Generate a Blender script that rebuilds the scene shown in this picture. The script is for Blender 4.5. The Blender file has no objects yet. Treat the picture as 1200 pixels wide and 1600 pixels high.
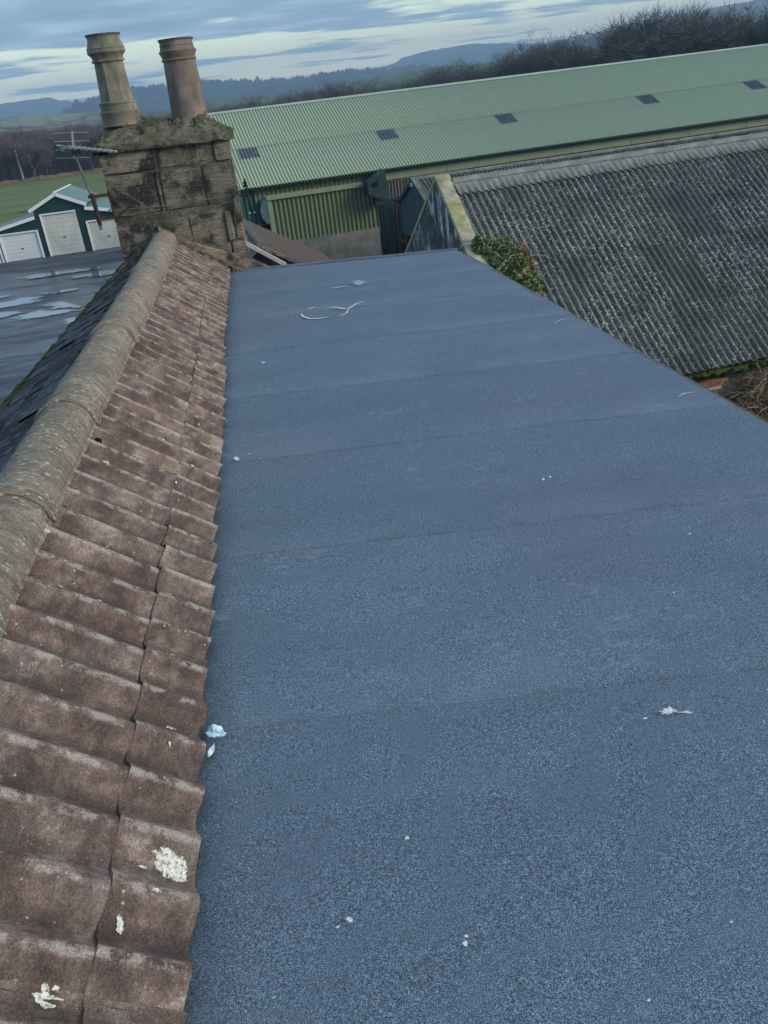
import bpy, math, random
import numpy as np
from mathutils import Matrix, Vector, noise
sc = bpy.context.scene
R = math.radians
rng = random.Random(7)

# ------------------------------------------------------------------ camera, world, sun, exposure
cam_d = bpy.data.cameras.new('camera'); cam = bpy.data.objects.new('camera', cam_d)
sc.collection.objects.link(cam); sc.camera = cam
rt = Vector((0.98186203, -0.15543642, -0.10856553)); up = Vector((0.16683726, 0.43630722, 0.8841953)); fw = Vector((0.09006823, 0.88627057, -0.45432608))
mw = Matrix((rt, up, -fw)).transposed().to_4x4(); mw.translation = (0, 0, 1.4); cam.matrix_world = mw
cam_d.sensor_fit = 'VERTICAL'; cam_d.sensor_height = 24; cam_d.lens = 19.5
cam_d.clip_start = .05; cam_d.clip_end = 30000

SUN_EL, SUN_AZ = 24, 118        # low sun behind cloud, to the right and a little behind
sun_d = bpy.data.lights.new('sun', 'SUN'); sun = bpy.data.objects.new('sun', sun_d); sc.collection.objects.link(sun)
sun_d.energy = 1.15; sun_d.angle = R(22); sun_d.color = (1, .90, .78)
a = R(SUN_AZ); e = R(SUN_EL)
sun.rotation_euler = Vector((math.sin(a) * math.cos(e), math.cos(a) * math.cos(e), math.sin(e))).to_track_quat('Z', 'Y').to_euler()

w = bpy.data.worlds.new('World'); sc.world = w; w.use_nodes = True
nt = w.node_tree; nt.nodes.clear(); N = nt.nodes.new; Lk = nt.links.new
def wm(op, *a):
    n = N('ShaderNodeMath'); n.operation = op
    for i, v in enumerate(a):
        if isinstance(v, (int, float)): n.inputs[i].default_value = v
        else: Lk(v, n.inputs[i])
    return n.outputs[0]
def wramp(fac, stops):
    n = N('ShaderNodeValToRGB'); el = n.color_ramp.elements
    while len(el) < len(stops): el.new(.5)
    for i, (p, c) in enumerate(stops): el[i].position = p; el[i].color = (*c, 1)
    Lk(fac, n.inputs[0]); return n.outputs[0]
tc = N('ShaderNodeTexCoord'); sep = N('ShaderNodeSeparateXYZ'); Lk(tc.outputs['Generated'], sep.inputs[0])
dx, dy, dz = sep.outputs
elev = wm('MAXIMUM', dz, 0.0)
sky = N('ShaderNodeTexSky'); sky.sky_type = 'NISHITA'; sky.sun_disc = False
sky.sun_elevation = R(SUN_EL); sky.sun_rotation = R(SUN_AZ); sky.air_density = 1.2; sky.dust_density = 1.5
# clear parts of the evening sky: cream low down, pale teal higher, blue grey overhead
clear = wramp(elev, [(0, (9.6, 7.6, 4.6)), (.022, (9.0, 8.3, 4.5)), (.06, (6.4, 7.1, 4.5)), (.11, (3.3, 5.0, 4.8)), (.22, (3.4, 4.4, 5.3)), (1, (3.1, 3.6, 4.4))])
mixs = N('ShaderNodeMixRGB'); mixs.inputs[0].default_value = .25; Lk(clear, mixs.inputs[1]); Lk(sky.outputs[0], mixs.inputs[2])
den = wm('ADD', elev, .045)
cv = N('ShaderNodeCombineXYZ'); Lk(wm('DIVIDE', dx, den), cv.inputs[0]); Lk(wm('DIVIDE', dy, den), cv.inputs[1])
mp = N('ShaderNodeMapping'); mp.inputs['Location'].default_value = (2.1, 3.7, 0); mp.inputs['Scale'].default_value = (.8, 1.0, 1); mp.inputs['Rotation'].default_value = (0, 0, R(14)); Lk(cv.outputs[0], mp.inputs[0])
n1 = N('ShaderNodeTexNoise'); n1.inputs['Scale'].default_value = .62; n1.inputs['Detail'].default_value = 9; n1.inputs['Roughness'].default_value = .58; Lk(mp.outputs[0], n1.inputs[0])
# more cloud higher up, a clearer strip above the hills
cover = wramp(elev, [(0, (.12,) * 3), (.025, (.03,) * 3), (.045, (.02,) * 3), (.075, (.13,) * 3), (.10, (.22,) * 3), (.3, (.20,) * 3), (1, (.2,) * 3)])
dens = wm('ADD', n1.outputs[0], cover)
cl = N('ShaderNodeMapRange'); cl.interpolation_type = 'SMOOTHSTEP'; cl.inputs[1].default_value = .52; cl.inputs[2].default_value = .63; Lk(dens, cl.inputs[0])
n2 = N('ShaderNodeTexNoise'); n2.inputs['Scale'].default_value = 1.7; n2.inputs['Detail'].default_value = 6; Lk(mp.outputs[0], n2.inputs[0])
ccol = wramp(n2.outputs[0], [(.3, (.85, 1.35, 2.0)), (.52, (1.2, 1.85, 2.6)), (.72, (2.3, 3.0, 3.5))])
mixc = N('ShaderNodeMixRGB'); Lk(wm('MULTIPLY', cl.outputs[0], .93), mixc.inputs[0]); Lk(mixs.outputs[0], mixc.inputs[1]); Lk(ccol, mixc.inputs[2])
bg = N('ShaderNodeBackground'); bg.inputs[1].default_value = .1; Lk(mixc.outputs[0], bg.inputs[0])
wo = N('ShaderNodeOutputWorld'); Lk(bg.outputs[0], wo.inputs[0])
sc.view_settings.view_transform = 'Standard'; sc.view_settings.look = 'None'; sc.view_settings.exposure = 1.45; sc.view_settings.gamma = 1
sc.view_settings.use_curve_mapping = False

# ------------------------------------------------------------------ helpers
class M:
    """collects geometry in a frame; build() links it as ONE mesh object"""
    def __init__(s): s.v = []; s.f = []; s.h = None
    def add(s, vs, fs):
        k = len(s.v); s.v += [tuple(p) for p in vs]; s.f += [tuple(i + k for i in f) for f in fs]
    def box(s, x0, x1, y0, y1, z0, z1):
        s.add([(x0, y0, z0), (x1, y0, z0), (x1, y1, z0), (x0, y1, z0), (x0, y0, z1), (x1, y0, z1), (x1, y1, z1), (x0, y1, z1)],
              [(0, 3, 2, 1), (4, 5, 6, 7), (0, 1, 5, 4), (1, 2, 6, 5), (2, 3, 7, 6), (3, 0, 4, 7)])
    def prism(s, pts, d):   # closed polygon of 3d points, extruded by vector d
        n = len(pts); d = Vector(d)
        s.add([Vector(p) for p in pts] + [Vector(p) + d for p in pts],
              [tuple(range(n))[::-1], tuple(range(n, 2 * n))] + [(i, (i + 1) % n, (i + 1) % n + n, i + n) for i in range(n)])
    def bar(s, p, q, wd, ht):   # rectangular bar from p to q
        p = Vector(p); q = Vector(q); d = (q - p).normalized(); u = Vector((0, 0, 1)) if abs(d.z) < .95 else Vector((1, 0, 0))
        sx = d.cross(u).normalized() * wd / 2; sy = sx.cross(d).normalized() * ht / 2
        s.prism([p - sx - sy, p + sx - sy, p + sx + sy, p - sx + sy], q - p)
    def tube(s, pts, rad, n=8, caps=True):
        pts = [Vector(p) for p in pts]; k0 = len(s.v)
        if not isinstance(rad, (list, tuple)): rad = [rad] * len(pts)
        prev = None
        for i, p in enumerate(pts):
            d = (pts[min(i + 1, len(pts) - 1)] - pts[max(i - 1, 0)]).normalized()
            u = prev if prev is not None else (Vector((0, 0, 1)) if abs(d.z) < .9 else Vector((1, 0, 0)))
            x = (u - d * u.dot(d)).normalized(); y = d.cross(x); prev = x
            for j in range(n):
                t = 2 * math.pi * j / n; s.v.append(tuple(p + (x * math.cos(t) + y * math.sin(t)) * rad[i]))
        for i in range(len(pts) - 1):
            for j in range(n):
                a = k0 + i * n + j; b = k0 + i * n + (j + 1) % n; s.f.append((a, b, b + n, a + n))
        if caps: s.f.append(tuple(range(k0, k0 + n))[::-1]); s.f.append(tuple(range(len(s.v) - n, len(s.v))))
    def grid(s, nu, nv, fn, h=None):
        k = len(s.v)
        for j in range(nv + 1):
            for i in range(nu + 1): s.v.append(tuple(fn(i / nu, j / nv)))
        for j in range(nv):
            for i in range(nu):
                a = k + j * (nu + 1) + i; s.f.append((a, a + 1, a + nu + 2, a + nu + 1))
    def mesh(s, name, mat, smooth=False, off=(0, 0, 0)):
        m = bpy.data.meshes.new(name); o = Vector(off)
        m.from_pydata([tuple(Vector(p) - o) for p in s.v], [], s.f); m.materials.append(mat)
        if s.h is not None:
            at = m.attributes.new('hgt', 'FLOAT', 'POINT'); at.data.foreach_set('value', s.h)
        if smooth:
            m.polygons.foreach_set('use_smooth', [True] * len(m.polygons))
            m.set_sharp_from_angle(angle=R(40))
        m.update(); return m
    def build(s, name, mat, parent=None, smooth=False, off=None):
        if off is None: off = parent_off(parent)
        o = bpy.data.objects.new(name, s.mesh(name, mat, smooth, off)); sc.collection.objects.link(o)
        if parent: o.parent = parent
        return o
OFF = {}
def parent_off(p):
    while p is not None:
        if p.name in OFF: return OFF[p.name]
        p = p.parent
    return (0, 0, 0)
def tag(o, label, cat, group=None, kind=None):
    if label: o['label'] = label
    if cat: o['category'] = cat
    if group: o['group'] = group
    if kind: o['kind'] = kind
    return o
def thing(name, label, cat, base=(0, 0, 0), az=0, group=None):
    """Empty at the thing's base; children are given in the frame turned by az about the world origin"""
    o = bpy.data.objects.new(name, None); sc.collection.objects.link(o)
    o.matrix_world = Matrix.Rotation(R(-az), 4, 'Z') @ Matrix.Translation(base)
    OFF[o.name] = base; return tag(o, label, cat, group)
def struct(name, m, mat, smooth=False, kind='structure'):
    o = m.build(name, mat, None, smooth, (0, 0, 0)); o['kind'] = kind; return o
def inst(name, mesh, parent, loc=(0, 0, 0), mtx=None):
    o = bpy.data.objects.new(name, mesh); sc.collection.objects.link(o); o.parent = parent
    if mtx is not None: o.matrix_local = mtx
    else: o.location = loc
    return o
def nz(x, y=0, z=0): return noise.noise(Vector((x, y, z)))
def fbm(x, y=0, z=0, o=4):
    s = 0; k = 1
    for i in range(o): s += noise.noise(Vector((x, y, z)) * k) / k; k *= 2
    return s

# ------------------------------------------------------------------ materials
class Mt:
    def __init__(s, name, rough=.85, spec=.3, metal=0, coord='Object', shift=False):
        s.m = bpy.data.materials.new(name); s.m.use_nodes = True; s.t = s.m.node_tree; s.b = s.t.nodes['Principled BSDF']
        s.b.inputs['Roughness'].default_value = rough; s.b.inputs['Specular IOR Level'].default_value = spec; s.b.inputs['Metallic'].default_value = metal
        c = s.t.nodes.new('ShaderNodeTexCoord'); s.co = c.outputs[coord]; s.bumpin = None
        if shift:       # every sheet gets its own patch of the pattern
            oi = s.t.nodes.new('ShaderNodeObjectInfo'); vm = s.t.nodes.new('ShaderNodeVectorMath'); vm.operation = 'SCALE'; cb = s.t.nodes.new('ShaderNodeCombineXYZ')
            for q in range(3): s.t.links.new(oi.outputs['Random'], cb.inputs[q])
            s.t.links.new(cb.outputs[0], vm.inputs[0]); vm.inputs['Scale'].default_value = 37.0
            va = s.t.nodes.new('ShaderNodeVectorMath'); s.t.links.new(s.co, va.inputs[0]); s.t.links.new(vm.outputs[0], va.inputs[1]); s.co = va.outputs[0]
    def n(s, k): return s.t.nodes.new(k)
    def l(s, a, b): s.t.links.new(a, b)
    def mapv(s, scale=(1, 1, 1), rot=(0, 0, 0), loc=(0, 0, 0)):
        m = s.n('ShaderNodeMapping'); m.inputs['Scale'].default_value = scale; m.inputs['Rotation'].default_value = rot; m.inputs['Location'].default_value = loc
        s.l(s.co, m.inputs[0]); return m.outputs[0]
    def noise(s, sc_, det=4, rough=.55, v=None, dist=0):
        m = s.n('ShaderNodeTexNoise'); m.inputs['Scale'].default_value = sc_; m.inputs['Detail'].default_value = det; m.inputs['Roughness'].default_value = rough; m.inputs['Distortion'].default_value = dist
        s.l(v if v is not None else s.co, m.inputs[0]); return m.outputs[0]
    def voro(s, sc_, v=None, out='Distance', rnd=1):
        m = s.n('ShaderNodeTexVoronoi'); m.inputs['Scale'].default_value = sc_; m.inputs['Randomness'].default_value = rnd
        s.l(v if v is not None else s.co, m.inputs[0]); return m.outputs[out]
    def math(s, op, *a):
        m = s.n('ShaderNodeMath'); m.operation = op
        for i, v in enumerate(a):
            if isinstance(v, (int, float)): m.inputs[i].default_value = v
            else: s.l(v, m.inputs[i])
        return m.outputs[0]
    def rng(s, f, lo, hi, a=0, b=1):
        m = s.n('ShaderNodeMapRange'); m.interpolation_type = 'SMOOTHSTEP'
        for i, v in enumerate((lo, hi, a, b)): m.inputs[i + 1].default_value = v
        s.l(f, m.inputs[0]); return m.outputs[0]
    def ramp(s, f, stops):
        m = s.n('ShaderNodeValToRGB'); el = m.color_ramp.elements
        while len(el) < len(stops): el.new(.5)
        for i, (p, c) in enumerate(stops): el[i].position = p; el[i].color = (*c, 1)
        s.l(f, m.inputs[0]); return m.outputs[0]
    def mix(s, f, a, b, mode='MIX'):
        m = s.n('ShaderNodeMixRGB'); m.blend_type = mode
        for i, v in enumerate((f, a, b)):
            if isinstance(v, (int, float)): m.inputs[i].default_value = v
            elif isinstance(v, tuple): m.inputs[i].default_value = (*v, 1)
            else: s.l(v, m.inputs[i])
        return m.outputs[0]
    def attr(s, nme):
        m = s.n('ShaderNodeAttribute'); m.attribute_name = nme; return m.outputs['Fac']
    def objrand(s):
        return s.n('ShaderNodeObjectInfo').outputs['Random']
    def col(s, c):
        if isinstance(c, tuple): s.b.inputs['Base Color'].default_value = (*c, 1)
        else: s.l(c, s.b.inputs['Base Color'])
        return s
    def rough(s, c): s.l(c, s.b.inputs['Roughness']); return s
    def bump(s, h, st=.5, d=.01):
        m = s.n('ShaderNodeBump'); m.inputs['Strength'].default_value = st; m.inputs['Distance'].default_value = d; s.l(h, m.inputs['Height'])
        if s.bumpin: s.l(s.bumpin, m.inputs['Normal'])
        s.bumpin = m.outputs[0]; s.l(m.outputs[0], s.b.inputs['Normal']); return s
def simple(name, c, var=.25, sc_=6, rough=.8, spec=.3, metal=0, bump=.2, bs=40):
    k = Mt(name, rough, spec, metal); lo = tuple(x * (1 - var) for x in c); hi = tuple(min(1, x * (1 + var)) for x in c)
    k.col(k.ramp(k.noise(sc_, 6, .6), [(.3, lo), (.7, hi)]))
    if bump: k.bump(k.noise(bs, 4), bump, .01)
    return k.m

# mineral felt
k = Mt('mineral_felt', .78, .35)
g = k.ramp(k.noise(500, 2, .7), [(.36, (.018, .030, .046)), (.5, (.088, .130, .182)), (.64, (.33, .43, .53))])
g2 = k.ramp(k.noise(140, 4, .85), [(.34, (.56,) * 3), (.66, (1.40,) * 3)])
c = k.mix(1, g, g2, 'MULTIPLY')
big = k.ramp(k.noise(1.1, 5, .6, k.mapv((.7, 2.2, 1), (0, 0, R(7)))), [(.3, (.87, .88, .90)), (.7, (1.10, 1.10, 1.09))])
c = k.mix(1, c, big, 'MULTIPLY')
c = k.mix(k.rng(k.noise(.9, 3), .52, .68, 0, .2), c, (.15, .15, .205))
streak = k.rng(k.noise(5, 5, .65, k.mapv((.18, 2.4, 1), (0, 0, R(8)))),   .60, .76, 0, .16)
c = k.mix(streak, c, (.03, .04, .06))
spk = k.math('MULTIPLY', k.rng(k.voro(70), .055, .03, 0, 1), k.rng(k.noise(3.1, 3), .56, .66))
c = k.mix(k.math('MULTIPLY', spk, .75), c, (.75, .8, .85))
hv = k.attr('hgt')     # 0 at a sheet's lapped edge, 1 at its far edge
c = k.mix(k.math('MULTIPLY', k.rng(hv, .035, .0), k.rng(k.noise(9, 4), .42, .60, 0, .25)), c, (.045, .055, .062))
c = k.mix(k.math('MULTIPLY', k.rng(hv, .30, .02), k.rng(k.noise(1.8, 4), .40, .62, 0, .15)), c, (.28, .34, .40))
c = k.mix(k.rng(k.objrand(), .0, 1.0, 0, .14), c, (.07, .095, .14))
sx = k.n('ShaderNodeSeparateXYZ'); k.l(k.co, sx.inputs[0])
damp = k.math('MULTIPLY', k.rng(k.math('ADD', sx.outputs[0], k.math('MULTIPLY', k.noise(3, 4), .16)), -.16, -.30), .5)
c = k.mix(damp, c, (.040, .055, .068))
scf = k.math('MULTIPLY', k.rng(k.noise(2.6, 6, .72, k.mapv(loc=(6, 2, 1))), .56, .72), k.rng(k.noise(30, 3, .7, k.mapv((.5, 2, 1))), .42, .66, 0, .42))
c = k.mix(scf, c, (.38, .43, .47))
k.col(c); k.bump(k.noise(470, 2), .55, .003); k.bump(k.noise(2.3, 4), .25, .02)
FELT = k.m

# old brown corrugated sheet
k = Mt('weathered_brown_sheet', .92, .15, shift=True); h = k.attr('hgt')
c = k.ramp(k.noise(8, 9, .76), [(.30, (.048, .038, .034)), (.46, (.135, .096, .080)), (.56, (.225, .165, .135)), (.66, (.42, .345, .285))])
c = k.mix(k.rng(k.noise(2.4, 6, .7, k.mapv(loc=(6, 1, 6))), .46, .62, 0, .55), c, (.085, .055, .052))
c = k.mix(k.rng(k.noise(5.5, 5, .6, k.mapv(loc=(3, 1, 2))), .57, .66, 0, .45), c, (.27, .175, .135))
c = k.mix(k.rng(k.noise(7, 6, .65, k.mapv(loc=(8, 4, 2))), .57, .70, 0, .5), c, (.30, .255, .195))
c = k.mix(k.rng(k.noise(6, 5, .6, k.mapv((1, .6, 1), loc=(1, 9, 2))), .52, .66, 0, .6), c, (.085, .082, .082))
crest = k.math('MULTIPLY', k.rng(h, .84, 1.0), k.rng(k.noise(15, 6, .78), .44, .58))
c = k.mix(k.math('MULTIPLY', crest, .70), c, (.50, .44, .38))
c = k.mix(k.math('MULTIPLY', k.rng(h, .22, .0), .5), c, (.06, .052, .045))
c = k.mix(k.math('MULTIPLY', k.rng(k.noise(3.2, 7, .75, k.mapv((1, 2.2, 1), loc=(9, 9, 1))), .50, .68), .34), c, (.38, .33, .275))
# round ochre lichen growths
vv = k.mix(.05, k.co, k.n('ShaderNodeTexNoise').outputs['Color']) if False else k.co
lic = k.math('MULTIPLY', k.rng(k.math('ADD', k.voro(6.5), k.math('MULTIPLY', k.noise(26, 4, .7), .34)), .40, .33), k.rng(k.noise(1.7, 2, v=k.mapv(loc=(5, 5, 0))), .50, .58))
c = k.mix(k.math('MULTIPLY', lic, k.rng(k.noise(60, 4, .7), .35, .6, .2, .6)), c, (.38, .29, .19))
g = k.ramp(k.noise(260, 2, .7), [(.3, (.62,) * 3), (.7, (1.42,) * 3)]); c = k.mix(1, c, g, 'MULTIPLY')
sp = k.math('MULTIPLY', k.rng(k.voro(95), .15, .10), k.rng(k.noise(8, 3, .7), .50, .62)); c = k.mix(k.math('MULTIPLY', sp, .7), c, (.58, .54, .48))
sp = k.math('MULTIPLY', k.rng(k.voro(34), .12, .07), k.rng(k.noise(4, 3, v=k.mapv(loc=(2, 2, 2))), .52, .6)); c = k.mix(k.math('MULTIPLY', sp, .8), c, (.62, .58, .50))
k.col(c); k.bump(k.noise(170, 3, .7), .9, .005); k.bump(k.noise(22, 6, .7), .8, .012)
BROWN = k.m

# ridge capping of the near roof
k = Mt('weathered_ridge', .9, .2)
ring = k.noise(13, 7, .74, k.mapv((.8, 3.0, .8), (0, 0, R(12))), .8)
c = k.ramp(k.noise(9, 9, .78), [(.3, (.09, .08, .068)), (.48, (.24, .215, .175)), (.6, (.36, .33, .275)), (.74, (.54, .50, .43))])
c = k.mix(.5, c, k.ramp(ring, [(.3, (.09, .085, .075)), (.5, (.22, .205, .18)), (.7, (.42, .39, .34))]))
c = k.mix(k.rng(k.noise(3.2, 4), .48, .68, 0, .5), c, (.17, .185, .175))
c = k.mix(k.rng(k.noise(7, 5, v=k.mapv(loc=(4, 0, 1))), .56, .7, 0, .45), c, (.16, .105, .075))
c = k.mix(k.rng(k.noise(34, 6, .8, k.mapv((1, 1.8, 1))), .56, .62, 0, .6), c, (.055, .05, .045))
c = k.mix(k.rng(k.noise(30, 6, .8, k.mapv((1, 1.8, 1), loc=(5, 5, 5))), .57, .63, 0, .75), c, (.58, .56, .50))
sp = k.math('MULTIPLY', k.rng(k.voro(30, k.mapv((1, 1.8, 1))), .30, .18), k.rng(k.noise(4, 4), .48, .60)); c = k.mix(k.math('MULTIPLY', sp, .75), c, (.62, .60, .53))
g = k.ramp(k.noise(240, 2, .7), [(.3, (.68,) * 3), (.7, (1.35,) * 3)]); c = k.mix(1, c, g, 'MULTIPLY')
c = k.mix(1, c, (1.28, 1.20, 1.10), 'MULTIPLY')
k.col(c); k.bump(ring, 1, .022); k.bump(k.noise(60, 5, .75), .8, .010)
RIDGE = k.m

# dark slate
k = Mt('dark_slate', .9, .15, shift=True)
c = k.ramp(k.objrand(), [(0, (.024, .025, .030)), (.5, (.050, .052, .060)), (1, (.10, .10, .11))])
c = k.mix(k.rng(k.noise(14, 5, .7), .55, .68, 0, .7), c, (.22, .23, .23))
c = k.mix(k.rng(k.noise(4, 4), .55, .7, 0, .5), c, (.06, .06, .045))
k.col(c).bump(k.noise(40, 4), .4, .005); SLATE = k.m

def moss_mat(name, a, b, c3):
    k = Mt(name, .95, .1); k.col(k.ramp(k.noise(16, 6, .7), [(.3, a), (.52, b), (.72, c3)])); k.bump(k.noise(60, 5, .7), 1, .03); return k.m
MOSS = moss_mat('moss', (.028, .042, .014), (.075, .10, .030), (.17, .16, .08))

# chimney stone, sooty and lichened
k = Mt('sooty_sandstone', .92, .15)
rnd = k.objrand()
c = k.ramp(rnd, [(0, (.23, .20, .155)), (.3, (.30, .255, .19)), (.6, (.19, .175, .14)), (.85, (.38, .29, .20)), (1, (.16, .155, .13))])
c = k.mix(k.rng(k.noise(3.6, 6, .65, k.mapv(loc=(0, 3, 1))), .465, .59, 0, .90), c, (.026, .028, .032))
c = k.mix(k.rng(k.noise(6, 5, .6, k.mapv(loc=(7, 3, 1))), .52, .66, 0, .55), c, (.075, .085, .050))
c = k.mix(k.rng(k.noise(26, 6, .75), .58, .68, 0, .75), c, (.42, .36, .28))
lay = k.noise(9, 5, .7, k.mapv((1, 1, 6)))
c = k.mix(1, c, k.ramp(lay, [(.3, (.6,) * 3), (.7, (1.35,) * 3)]), 'MULTIPLY')
k.col(c); k.bump(lay, .9, .02); k.bump(k.noise(60, 5, .7), .8, .012); STONE = k.m
k = Mt('lichened_mortar', .95, .1)
c = k.ramp(k.noise(11, 7, .72), [(.3, (.085, .090, .060)), (.48, (.22, .21, .15)), (.62, (.36, .34, .26)), (.75, (.48, .47, .40))])
c = k.mix(k.rng(k.noise(3.5, 4), .50, .64, 0, .6), c, (.085, .105, .045))
c = k.mix(k.rng(k.voro(16, out='Distance'), .26, .10, 0, .65), c, (.05, .045, .035))
k.col(c); k.bump(k.noise(22, 8, .8), 1, .06); k.bump(k.voro(20), .8, .03); MORTAR = k.m
k = Mt('clay_pot', .85, .25)
c = k.ramp(k.noise(5, 5, .6), [(.3, (.14, .118, .098)), (.52, (.235, .19, .155)), (.7, (.32, .25, .195))])
c = k.mix(k.rng(k.noise(3, 5, .6, k.mapv((1, 1, .35), loc=(2, 5, 4))), .52, .66, 0, .7), c, (.105, .12, .075))
c = k.mix(k.rng(k.noise(4, 5, .6, k.mapv((1.4, 1.4, .3), loc=(5, 1, 2))), .50, .66, 0, .6), c, (.095, .08, .068))
k.col(c); k.bump(k.noise(40, 5), .4, .006); POT = k.m
k = Mt('mossy_clay_pot', .88, .2)
zz = k.n('ShaderNodeSeparateXYZ'); k.l(k.co, zz.inputs[0])
c = k.ramp(k.noise(5, 5, .6), [(.3, (.15, .135, .108)), (.52, (.25, .22, .175)), (.7, (.33, .285, .22))])
c = k.mix(k.rng(k.noise(5, 5, .6, k.mapv((1, 1, .35))), .52, .66, 0, .6), c, (.105, .125, .070))
c = k.mix(k.rng(k.noise(6, 5, .6, k.mapv((1.4, 1.4, .3), loc=(5, 1, 2))), .50, .66, 0, .6), c, (.085, .08, .065))
k.col(c); k.bump(k.noise(40, 5), .4, .006); POTM = k.m

# grey asbestos roof with lichens
def grey_sheet(name, dark, mid, light, spot):
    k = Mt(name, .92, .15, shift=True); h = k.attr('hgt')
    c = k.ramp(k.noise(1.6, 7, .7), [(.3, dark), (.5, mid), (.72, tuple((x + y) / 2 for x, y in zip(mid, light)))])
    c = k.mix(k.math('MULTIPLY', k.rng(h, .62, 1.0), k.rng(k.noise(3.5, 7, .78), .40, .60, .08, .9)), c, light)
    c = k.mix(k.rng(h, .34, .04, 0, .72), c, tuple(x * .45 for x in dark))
    blot = k.noise(17, 7, .75)
    c = k.mix(k.math('MULTIPLY', k.rng(blot, .52, .60), k.rng(k.noise(.8, 5, .7, k.mapv(loc=(4, 4, 4))), .36, .60, .25, 1)), c, tuple(x * .52 for x in spot))
    c = k.mix(k.math('MULTIPLY', k.rng(k.noise(20, 6, .75, k.mapv(loc=(1, 8, 3))), .54, .62), .85), c, tuple(x * .40 for x in dark))
    s1 = k.math('MULTIPLY', k.rng(k.math('ADD', k.voro(11), k.math('MULTIPLY', k.noise(50, 3), .25)), .42, .34), k.rng(k.noise(1.1, 6, .75), .40, .56)); c = k.mix(k.math('MULTIPLY', s1, .9), c, spot)
    s1 = k.math('MULTIPLY', k.rng(k.voro(24, k.mapv(loc=(3, 3, 3))), .34, .24), k.rng(k.noise(1.6, 5, .7, k.mapv(loc=(3, 3, 3))), .42, .56)); c = k.mix(k.math('MULTIPLY', s1, .8), c, tuple(x * .85 for x in spot))
    c = k.mix(k.rng(k.noise(.9, 4, v=k.mapv(loc=(1, 2, 7))), .54, .70, 0, .4), c, (.095, .115, .060))
    c = k.mix(k.rng(k.noise(.55, 5, .65, k.mapv(loc=(2, 6, 2))), .44, .60, 0, .55), c, tuple(x * .9 for x in dark))
    c = k.mix(k.rng(k.objrand(), .25, 1, 0, .35), c, tuple(x * .9 for x in mid))
    k.col(c); k.bump(blot, 1, .03); return k.m
ASB = grey_sheet('lichened_grey_sheet', (.048, .054, .054), (.105, .110, .104), (.25, .25, .225), (.58, .58, .52))
ASB2 = grey_sheet('old_grey_sheet', (.05, .05, .052), (.10, .10, .105), (.23, .225, .21), (.36, .36, .34))
k = Mt('grey_ridge_capping', .9, .15)
c = k.ramp(k.noise(3, 6, .65), [(.3, (.115, .125, .115)), (.5, (.19, .20, .18)), (.7, (.27, .275, .24))])
c = k.mix(k.rng(k.noise(9, 5, .7), .58, .7, 0, .6), c, (.36, .36, .32)); k.col(c); k.bump(k.noise(25, 5), .5, .01); CAPG = k.m

# green metal
def metal_green(name, c0, rough=.5, streak=.12):
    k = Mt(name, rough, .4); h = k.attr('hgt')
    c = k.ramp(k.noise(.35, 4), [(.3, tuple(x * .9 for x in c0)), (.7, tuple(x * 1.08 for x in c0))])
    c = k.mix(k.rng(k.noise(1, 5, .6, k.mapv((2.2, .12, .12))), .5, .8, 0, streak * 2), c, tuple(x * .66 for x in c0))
    c = k.mix(k.rng(h, .55, .05, 0, .60), c, tuple(x * .42 for x in c0))  # troughs darkened in the colour, standing in for shade between the ribs
    c = k.mix(k.rng(k.noise(.22, 3, v=k.mapv(loc=(3, 3, 3))), .5, .7, 0, .3), c, (c0[0] * 1.05, c0[1], c0[2] * .70))
    k.col(c); return k.m
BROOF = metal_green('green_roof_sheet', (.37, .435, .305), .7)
BWALL = metal_green('olive_cladding', (.140, .180, .095), .6)
OLIVE = simple('olive_flashing', (.205, .255, .165), .10, 1.2, .6, bump=0)
OLIVE2 = simple('pale_ridge_flashing', (.33, .42, .34), .08, 1.5, .6, bump=0)
DKGRN = metal_green('dark_green_cladding', (.012, .072, .055), .5, .05)
RLIGHT = Mt('weathered_rooflight', .6, .3); RLIGHT.col(RLIGHT.ramp(RLIGHT.noise(3, 5), [(.3, (.07, .085, .10)), (.7, (.13, .145, .165))])); RLIGHT = RLIGHT.m
TEAL = simple('dull_teal_board', (.020, .042, .047), .35, 3, .7)
TEALB = simple('blue_teal_board', (.034, .072, .092), .25, 4, .7)
DARK = simple('dark_interior', (.010, .012, .014), .2, 3, .95, .05)
CONC = simple('stained_concrete', (.155, .155, .140), .40, 1.6, .9, .15, bump=.4, bs=14)
RUSTW = simple('old_brown_timber', (.085, .062, .050), .4, 6, .85)
PALEW = simple('pale_weathered_timber', (.42, .40, .35), .25, 9, .85)
RUST = simple('rusty_steel', (.060, .040, .034), .5, 14, .85, .3, .2)
ALU = simple('dull_aluminium', (.50, .53, .55), .15, 20, .42, .5, .8, 0)
STEEL = simple('grey_steel', (.16, .17, .165), .4, 18, .6, .4, .5, 0)
BLACK = simple('black_ceramic', (.012, .013, .014), .3, 10, .35, .5, 0, 0)
WHITE = simple('white_trim', (.74, .77, .78), .06, 3, .5, .4, 0, 0)
k = Mt('dirty_white_door', .6, .3)
c = k.ramp(k.noise(.9, 6, .65, k.mapv((1, 1, .4))), [(.3, (.42, .43, .38)), (.55, (.60, .61, .55)), (.7, (.70, .71, .66))]); k.col(c); DOOR = k.m
DOORC = simple('white_door', (.66, .69, .70), .07, 1.5, .5, .3, 0, 0)
GROOF = metal_green('pale_green_roof', (.20, .32, .295), .55)
k = Mt('lichened_coping', .92, .15)
c = k.ramp(k.noise(5, 7, .72), [(.3, (.17, .17, .11)), (.5, (.35, .34, .23)), (.7, (.50, .48, .36))])
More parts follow.
